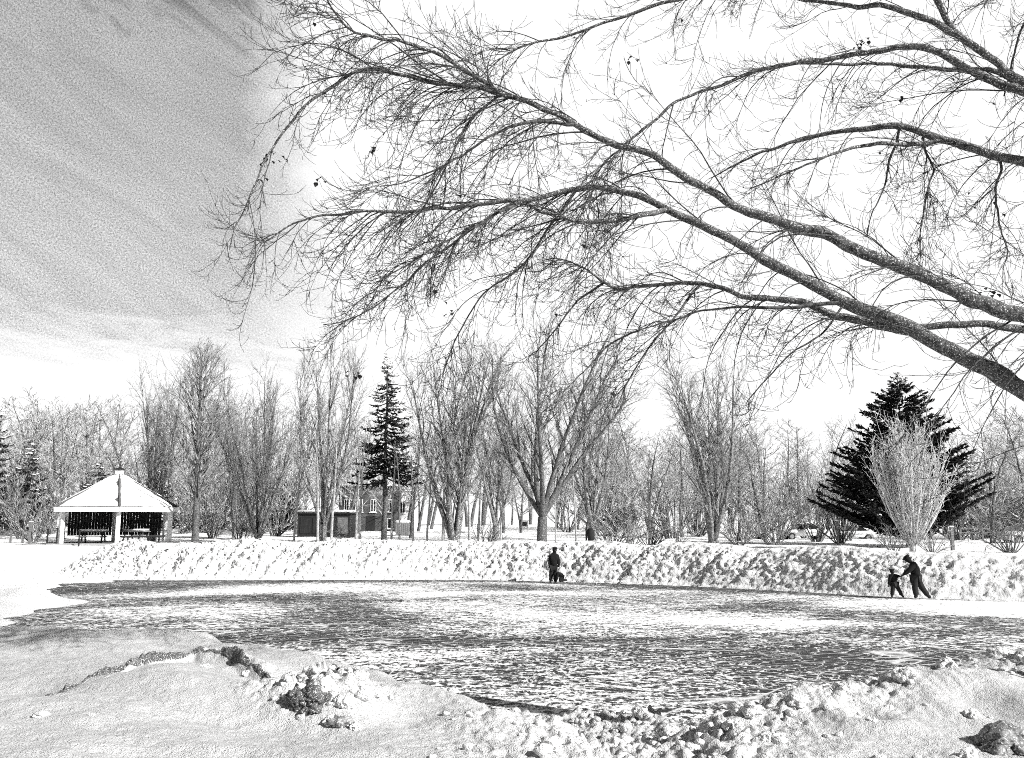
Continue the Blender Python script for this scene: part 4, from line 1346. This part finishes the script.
# ------------------------------------------------------------------ cars
def car(loc, rz, label, L=4.3, mat=None):
    r = empty('parked_car', loc, rz, label, 'car', 'cars parked beyond the bank')
    body = [(-L / 2, .35), (-L / 2 - .02, .62), (-L / 2 + .08, .86), (-L * .21, .93), (L * .30, .96), (L / 2 - .05, .88), (L / 2, .6), (L / 2 - .04, .32), (L * .40, .28)]
    body += [(L * .31 + .33 * math.cos(a), .32 + .33 * math.sin(a)) for a in np.linspace(.1, math.pi - .1, 7)]
    body += [(-L * .31 + .33 * math.cos(a), .32 + .33 * math.sin(a)) for a in np.linspace(.1, math.pi - .1, 7)]
    MB().prism(body, -.85, .85).build('body', mat or M['carpaint'], r, .03, True)
    cab = [(-L * .21, .925), (-L * .07, 1.40), (L * .16, 1.44), (L * .33, .955)]
    cb = MB()
    n = len(cab)
    vs = [(x, -.82 if z < 1.2 else -.62, z) for x, z in cab] + [(x, .82 if z < 1.2 else .62, z) for x, z in cab]
    cb.add(vs, [(0, 1, 2, 3), (7, 6, 5, 4)] + [(i, i + 4, (i + 1) % 4 + 4, (i + 1) % 4) for i in range(4)])
    cb.build('cabin_glass', M['glass'], r)
    MB().box(-L * .08, L * .17, -.64, .64, 1.40, 1.47).build('roof', mat or M['carpaint'], r, .02)
    MB().box(-L * .075, L * .165, -.6, .6, 1.473, 1.56).build('snow_cover', M['roofsnow'], r, .04, True)
    for s in (-1, 1):
        # pillars
        for xa, xb_ in ((L * .05, L * .05),):
            MB().tube([(xa, s * .815, .96), (xb_, s * .64, 1.41)], .04, 6).build('pillar', mat or M['carpaint'], r)
        for xx in (-L * .31, L * .31):
            w = MB(); w.tube([(xx, s * .66, .31), (xx, s * .86, .31)], .31, 18); w = w.build('wheel', M['rubber'], r, 0, False)
            MB().tube([(xx, s * .861, .31), (xx, s * .875, .31)], .19, 14).build('rim', M['steel'], w)
        MB().box(-L / 2 - .03, -L / 2 + .1, s * .62 - .14, s * .62 + .14, .62, .76).build('headlight', M['glass'], r, .02)
    return r


for px, Y, rz, roof_py, lb in ((799, 84, R(3), 523, 'pale car with dark windows parked left of the fir'), (846, 88, R(-2), 525, 'pale car mostly hidden behind the left boughs of the fir'), (1022, 72, R(182), 524, 'pale car at the right edge behind the bare shrub')):
    x = xat(px, Y); z = at(px, roof_py, Y)[2] - 1.5
    car((x, Y, max(z, gz(x, Y) - .62)), rz, lb)


# ------------------------------------------------------------------ people
def skin_mesh(name, verts, edges, radii, mat, parent, sub=2):
    me = bpy.data.meshes.new(name + '_src')
    me.from_pydata([tuple(map(float, v)) for v in verts], edges, [])
    o = bpy.data.objects.new(name + '_src', me); C.objects.link(o)
    sk = o.modifiers.new('s', 'SKIN')
    if not me.skin_vertices:
        bm = bmesh.new(); bm.from_mesh(me); bm.verts.layers.skin.verify(); bm.to_mesh(me); bm.free()
    for i, rr in enumerate(radii):
        d = me.skin_vertices[0].data[i]
        d.radius = (rr, rr) if not isinstance(rr, tuple) else rr
        d.use_root = (i == 0)
    sk.use_smooth_shade = True
    sb = o.modifiers.new('b', 'SUBSURF'); sb.levels = sub; sb.render_levels = sub
    dg = bpy.context.evaluated_depsgraph_get(); dg.update()
    new = bpy.data.meshes.new_from_object(o.evaluated_get(dg)); new.name = name
    bpy.data.objects.remove(o); bpy.data.meshes.remove(me)
    new.materials.clear(); new.materials.append(mat)
    for p in new.polygons: p.use_smooth = True
    q = bpy.data.objects.new(name, new); C.objects.link(q)
    if parent: q.parent = parent
    return q


def person(loc, J, h, label, rz=0, hat='cap', cloth='cloth', skates=True):
    """J: joints in metres (x right in picture, y depth, z up); h = stature."""
    r = empty('person', loc, rz, label, 'person')
    k = h / 1.7 * (1.04 if h < 1.3 else 1.0)
    J = {a: np.array(b, float) for a, b in J.items()}
    names = ['pelvis', 'waist', 'chest', 'neck', 'head', 'hipL', 'kneeL', 'ankL', 'toeL', 'hipR', 'kneeR', 'ankR', 'toeR', 'shL', 'elL', 'haL', 'shR', 'elR', 'haR']
    V = [J[n] for n in names]
    E = [(0, 1), (1, 2), (2, 3), (3, 4), (0, 5), (5, 6), (6, 7), (7, 8), (0, 9), (9, 10), (10, 11), (11, 12), (2, 13), (13, 14), (14, 15), (2, 16), (16, 17), (17, 18)]
    rad = [.145, .14, .165, .062, .10, .105, .075, .05, .042, .105, .075, .05, .042, .085, .058, .04, .085, .058, .04]
    hu = unit(J['head'] - J['neck'])
    hf = unit(J['face']) if 'face' in J else np.array([0, -1.0, 0])
    V[4] = J['head'] - hu * .055 * k + hf * .012 * k
    V += [J['head'] + hu * .03 * k, J['head'] + hu * .10 * k]
    E += [(4, 19), (19, 20)]; rad[4] = .115; rad += [.145, .085]
    body = skin_mesh('body', V, E, [x * k for x in rad], M[cloth], r)
    # jacket: thicker shell over torso and arms
    idx = [0, 1, 2, 3, 13, 14, 15, 16, 17, 18]
    jv = [V[i].copy() for i in idx]
    jv[6] = V[14] + (V[15] - V[14]) * .86; jv[9] = V[17] + (V[18] - V[17]) * .86
    jv[3] = V[2] + (V[3] - V[2]) * .8
    skin_mesh('jacket', jv, [(0, 1), (1, 2), (2, 3), (2, 4), (4, 5), (5, 6), (2, 7), (7, 8), (8, 9)], [x * k for x in (.20, .195, .215, .10, .125, .095, .072, .125, .095, .072)], M['cloth'], r)
    # trousers
    tv = [V[0], V[5], V[6], V[7], V[9], V[10], V[11]]
    skin_mesh('trousers', tv, [(0, 1), (1, 2), (2, 3), (0, 4), (4, 5), (5, 6)], [x * k for x in (.18, .145, .115, .092, .145, .115, .092)], M['cloth2'], r)
    # face: nose, and hat
    hd = J['head']; nk = V[3]; upv = hu
    face = unit(J['face']) if 'face' in J else np.array([0, -1.0, 0])
    side = unit(np.cross(face, np.array([0, 0, 1.0])))
    fc = hd + face * .085 * k - upv * .015 * k
    fm = skin_mesh('face', [fc - upv * .05 * k, fc, fc + upv * .035 * k, fc + face * .045 * k - upv * .01 * k], [(0, 1), (1, 2), (1, 3)], [.04 * k, .052 * k, .04 * k, .013 * k], M['skin'], r)
    ht = hd + upv * .045 * k
    skin_mesh('hat', [ht, ht + upv * .06 * k, ht + upv * .11 * k], [(0, 1), (1, 2)], [.172 * k, .165 * k, .09 * k], M['cloth'], r)
    # gloves with separate fingers
    for s in ('L', 'R'):
        h0 = J['ha' + s]; d = unit(h0 - J['el' + s]); sd = unit(np.cross(d, np.array([0.2, 1, .1]))); up_ = np.cross(sd, d)
        gv = [h0 - d * .04 * k, h0 + d * .03 * k]; ge = [(0, 1)]; gr = [.04 * k, .038 * k]
        for q, (o_, ln) in enumerate(((-.03, .055), (-.01, .07), (.011, .075), (.031, .065))):
            b0 = h0 + d * .035 * k + up_ * o_ * k
            n0 = len(gv)
            gv += [b0, b0 + d * ln * .5 * k + sd * .006 * k, b0 + d * ln * k + sd * .026 * k]
            ge += [(1, n0), (n0, n0 + 1), (n0 + 1, n0 + 2)]; gr += [.015 * k, .014 * k, .011 * k]
        n0 = len(gv); b0 = h0 - up_ * .035 * k
        gv += [b0, b0 + d * .04 * k - up_ * .02 * k]; ge += [(0, n0), (n0, n0 + 1)]; gr += [.018 * k, .014 * k]
        skin_mesh('glove', gv, ge, gr, M['cloth'], r, 1)
    for s in ('L', 'R'):
        a, t = J['ank' + s], J['toe' + s]
        d = unit(t - a)
        heel = a + np.array([0, 0, -.05 * k]) - np.array([d[0], d[1], 0]) * .04 * k
        bt = skin_mesh('skate', [a + np.array([0, 0, .08 * k]), a, heel, t], [(0, 1), (1, 2), (1, 3)], [.068 * k, .062 * k, .05 * k, .045 * k], M['rubber'], r, 1)
        if skates:
            dd = unit(np.array([d[0], d[1], 0])); nn = np.array([-dd[1], dd[0], 0]) * .003
            b0 = np.array([heel[0], heel[1], 0]) - dd * .05 * k; b1 = np.array([t[0], t[1], 0]) + dd * .05 * k
            zt = min(heel[2], t[2]) - .01
            m = MB(); vs = []
            for q in (nn, -nn):
                vs += [b0 + q + [0, 0, .004], b1 + q + [0, 0, .004], b1 + q + [0, 0, max(.03, zt)], b0 + q + [0, 0, max(.03, zt)]]
            m.add(vs, [(0, 1, 2, 3), (7, 6, 5, 4), (0, 4, 5, 1), (1, 5, 6, 2), (2, 6, 7, 3), (3, 7, 4, 0)]).build('blade', M['steel'], bt)
    return r


# adult and child skating hand in hand (right)
YR = 34.2
SC = 10.83 * F / YR  # zoom px per metre


def zr(cx, x, y, z0=632):
    return ((x - cx) / SC, y, (z0 - z0 + (632 - 0)) * 0)


def jt(x, yz, dy=0.0, ox=520.0, oz=637.0, sc=SC):
    return ((x - ox) / sc, dy, (oz - yz) / sc)


pa = onz(870 + 520 / 10.83, 540 + 641 / 10.83, 0.0)
YR = pa[1]; SC = 10.83 * F / YR
J = dict(pelvis=jt(512, 405), waist=jt(512, 350), chest=jt(503, 285), neck=jt(468, 243), head=jt(437, 208), face=(-1, -.15, -.25),
         hipL=jt(490, 415, -.09), kneeL=jt(480, 515, -.10), ankL=jt(490, 606, -.10), toeL=jt(468, 618, -.10),
         hipR=jt(532, 415, .08), kneeR=jt(588, 525, .08), ankR=jt(650, 612, .08), toeR=jt(675, 620, .10),
         shL=jt(478, 270, -.17), elL=jt(425, 325, -.16), haL=jt(362, 378, -.06),
         shR=jt(515, 275, .17), elR=jt(545, 345, .22), haR=jt(515, 395, .20))
person(pa, J, 1.68, 'adult in dark winter clothes bending forward to hold a skating child by the hand')
pc = onz(870 + 285 / 10.83, 540 + 634 / 10.83, 0.0)
sc2 = 10.83 * F / pc[1]
j2 = lambda x, z, dy=0: jt(x, z, dy, 285.0, 628.0, sc2)
J = dict(pelvis=j2(272, 470), waist=j2(270, 440), chest=j2(265, 398), neck=j2(260, 372), head=j2(257, 345), face=(.4, -1, 0),
         hipL=j2(258, 478, -.03), kneeL=j2(246, 545, -.05), ankL=j2(236, 600, -.05), toeL=j2(226, 612, -.12),
         hipR=j2(290, 478, .03), kneeR=j2(322, 538, .03), ankR=j2(352, 600, .03), toeR=j2(364, 612, -.04),
         shL=j2(237, 392, -.02), elL=j2(221, 440, -.06), haL=j2(208, 495, -.06),
         shR=j2(290, 390, .02), elR=j2(315, 398, .0), haR=j2(342, 396, -.04))
person(pc, J, 1.12, 'child in snow clothes on skates held by the hand of the bending adult')

# standing adult with a child kneeling at the feet (centre)
pb = onz(520 + 340 / 10.24, 530 + 541 / 10.24, 0.0)
sc3 = 10.24 * F / pb[1]
j3 = lambda x, z, dy=0: jt(x, z, dy, 340.0, 533.0, sc3)
J = dict(pelvis=j3(347, 375), waist=j3(348, 335), chest=j3(352, 280), neck=j3(354, 238), head=j3(356, 210), face=(.3, -1, -.1),
         hipL=j3(328, 382), kneeL=j3(320, 455), ankL=j3(314, 515), toeL=j3(308, 524, -.12),
         hipR=j3(362, 382), kneeR=j3(362, 455), ankR=j3(358, 515), toeR=j3(364, 524, -.12),
         shL=j3(318, 272), elL=j3(306, 325), haL=j3(304, 375, -.05),
         shR=j3(384, 272), elR=j3(398, 325), haR=j3(398, 372, -.08))
person(pb, J, 1.62, 'adult in dark coat standing upright on the ice in the centre')
pk = onz(520 + 414 / 10.24, 530 + 543 / 10.24, 0.0)
j4 = lambda x, z, dy=0: jt(x, z, dy, 410.0, 529.0, sc3)
J = dict(pelvis=j4(418, 462), waist=j4(408, 445), chest=j4(392, 430), neck=j4(378, 430), head=j4(366, 440), face=(-1, -.2, -.5),
         hipL=j4(420, 470, -.07), kneeL=j4(398, 510, -.08), ankL=j4(448, 500, -.08), toeL=j4(474, 505, -.08),
         hipR=j4(424, 470, .07), kneeR=j4(410, 510, .08), ankR=j4(455, 500, .08), toeR=j4(478, 498, .08),
         shL=j4(385, 440, -.09), elL=j4(375, 475, -.12), haL=j4(368, 505, -.10),
         shR=j4(385, 440, .09), elR=j4(380, 478, .12), haR=j4(374, 508, .10))
person(pk, J, 1.05, 'small child in dark clothes kneeling on the ice beside the standing adult', skates=False)
# far walker
Yw = 104; xw = xat(616, Yw); zw = gz(xw, Yw)
J = dict(pelvis=(0, 0, .9), waist=(0, 0, 1.05), chest=(.01, 0, 1.3), neck=(.01, 0, 1.48), head=(.02, 0, 1.6), face=(.3, -1, 0),
         hipL=(-.09, 0, .86), kneeL=(-.1, -.03, .47), ankL=(-.1, .02, .1), toeL=(-.11, -.12, .05), hipR=(.09, 0, .86), kneeR=(.12, .02, .47), ankR=(.14, .08, .1), toeR=(.15, -.05, .05),
         shL=(-.19, 0, 1.36), elL=(-.25, 0, 1.1), haL=(-.24, -.06, .84), shR=(.2, 0, 1.36), elR=(.26, 0, 1.1), haR=(.25, -.08, .84))
person((xw, Yw, zw), J, 1.7, 'distant walker in dark clothes on the snow beyond the dry shrubs', skates=False)


# ------------------------------------------------------------------ light, sky, camera
AZ, EL = R(126), R(32)
dsun = Vector((math.cos(EL) * math.sin(AZ), math.cos(EL) * math.cos(AZ), math.sin(EL)))
ld = bpy.data.lights.new('sun', 'SUN'); ld.energy = 5.0; ld.angle = R(0.53); ld.color = (1, .995, .985)
lo = bpy.data.objects.new('sun', ld); C.objects.link(lo)
lo.rotation_euler = dsun.to_track_quat('Z', 'Y').to_euler(); lo.location = (30, 0, 30)

w = bpy.data.worlds.new('World'); bpy.context.scene.world = w; w.use_nodes = True
nt = w.node_tree; bg = nt.nodes['Background']
sky = nt.nodes.new('ShaderNodeTexSky'); sky.sky_type = 'NISHITA'; sky.sun_disc = False; sky.sun_elevation = EL; sky.sun_rotation = AZ
bw = nt.nodes.new('ShaderNodeRGBToBW'); nt.links.new(sky.outputs[0], bw.inputs[0])
tc = nt.nodes.new('ShaderNodeTexCoord'); gen = tc.outputs['Generated']
sp = nt.nodes.new('ShaderNodeSeparateXYZ'); nt.links.new(gen, sp.inputs[0])
az = math_(nt, 'ARCTAN2', sp.outputs[0], sp.outputs[1])
el = math_(nt, 'ARCSINE', sp.outputs[2])
cv = nt.nodes.new('ShaderNodeCombineXYZ'); nt.links.new(az, cv.inputs[0]); nt.links.new(el, cv.inputs[1])
co = cv.outputs[0]
# high cloud bank to the right of az ~ -15 deg, clear darker sky to the left
warp = noise(nt, co, 9, 4, 0.6)
azw = math_(nt, 'ADD', az, math_(nt, 'MULTIPLY_ADD', warp, 0.16, -0.08))
edge = math_(nt, 'MULTIPLY_ADD', math_(nt, 'SUBTRACT', el, 0.28), -0.10, R(-14.0))
cl = math_(nt, 'DIVIDE', math_(nt, 'SUBTRACT', azw, math_(nt, 'SUBTRACT', edge, 0.05)), 0.10, clamp=True)
far = math_(nt, 'DIVIDE', math_(nt, 'SUBTRACT', R(75), az), 0.25, clamp=True)
cl = math_(nt, 'MULTIPLY', cl, far)
# brightening to the horizon with ragged cloud
r1 = noise(nt, mapping(nt, co, (7, 40, 1), (0, 0, R(6))), 1.0, 6, 0.65, 0.5)
elw = math_(nt, 'ADD', el, math_(nt, 'MULTIPLY_ADD', r1, -0.12, 0.06))
hz = math_(nt, 'DIVIDE', math_(nt, 'SUBTRACT', 0.212, elw), 0.06, clamp=True)
hz = math_(nt, 'MULTIPLY', hz, ramp(nt, math_(nt, 'COSINE', az), [(0.0, 0.3), (0.75, 1.0)]))
# slanting streaks of cirrus on the left
st = noise(nt, mapping(nt, co, (5, 26, 1), (0, 0, R(31))), 1.0, 7, 0.62, 1.3)
st2 = ramp(nt, st, [(0.38, 0.0), (0.72, 1.0)])
base = math_(nt, 'MULTIPLY_ADD', st2, 0.13, 0.44)
base = math_(nt, 'ADD', base, math_(nt, 'MULTIPLY', math_(nt, 'DIVIDE', math_(nt, 'SUBTRACT', 0.42, el), 0.2, clamp=True), 0.16))
top = math_(nt, 'DIVIDE', math_(nt, 'SUBTRACT', math_(nt, 'ADD', el, math_(nt, 'MULTIPLY_ADD', st, 0.26, -0.13)), 0.488), 0.05, clamp=True)
base = math_(nt, 'MULTIPLY', base, math_(nt, 'MULTIPLY_ADD', top, -0.62, 1.0))
# unseen sky behind the viewer, dimmed to cut fill light in the shade
back = ramp(nt, math_(nt, 'MULTIPLY_ADD', math_(nt, 'COSINE', az), 0.5, 0.5), [(0.45, 0.22), (0.80, 1.0)])
base = math_(nt, 'MULTIPLY', base, back)
high = math_(nt, 'MULTIPLY_ADD', math_(nt, 'DIVIDE', math_(nt, 'SUBTRACT', el, 0.6), 0.35, clamp=True), -0.6, 1.0)
blot = ramp(nt, noise(nt, mapping(nt, co, (14, 60, 1), (0, 0, R(4))), 1.0, 5, 0.6, 0.6), [(0.50, 0.0), (0.66, 1.0)])
bel = math_(nt, 'MULTIPLY', math_(nt, 'DIVIDE', math_(nt, 'SUBTRACT', el, 0.150), 0.03, clamp=True), 0.85)
hz = math_(nt, 'MULTIPLY', hz, math_(nt, 'SUBTRACT', 1.0, math_(nt, 'MULTIPLY', blot, bel)))
whit = math_(nt, 'MAXIMUM', cl, hz)
val = mixv(nt, whit, base, 1.10)
val = math_(nt, 'MULTIPLY', val, high)
gr = math_(nt, 'MULTIPLY_ADD', noise(nt, co, 1000, 0, 0.5), 0.6, math_(nt, 'MULTIPLY', noise(nt, mapping(nt, co, (1, 1, 1), (0, 0, 0.6)), 520, 0, 0.5), 0.4))
ga = mixv(nt, whit, 2.3, 0.10)
val = math_(nt, 'MULTIPLY', val, math_(nt, 'ADD', 1.0, math_(nt, 'MULTIPLY', math_(nt, 'SUBTRACT', gr, 0.5), ga)))
nb = math_(nt, 'MINIMUM', math_(nt, 'MULTIPLY', bw.outputs[0], 0.05), 0.6)
EXPO = 0.70
val = math_(nt, 'ADD', math_(nt, 'MULTIPLY', val, 10.0 / 2 ** EXPO * 0.97), nb)
nt.links.new(val, bg.inputs['Color'])
bg.inputs['Strength'].default_value = 0.1

cd = bpy.data.cameras.new('camera'); cam = bpy.data.objects.new('camera', cd); C.objects.link(cam)
cam.location = tuple(CAM); cam.rotation_euler = (math.pi / 2 + TH, 0, 0)
cd.sensor_width = 36; cd.lens = F / 1024 * 36; cd.clip_end = 3000; cd.clip_start = 0.05
sc = bpy.context.scene
sc.camera = cam
sc.render.engine = 'CYCLES'
sc.cycles.use_denoising = False
sc.cycles.filter_width = 1.0
sc.cycles.use_adaptive_sampling = True
sc.cycles.adaptive_threshold = 0.25
sc.cycles.adaptive_min_samples = 16
sc.cycles.max_bounces = 5
sc.cycles.diffuse_bounces = 3
sc.view_settings.view_transform = 'Standard'
sc.view_settings.look = 'None'
sc.view_settings.exposure = EXPO
sc.view_settings.gamma = 1.0
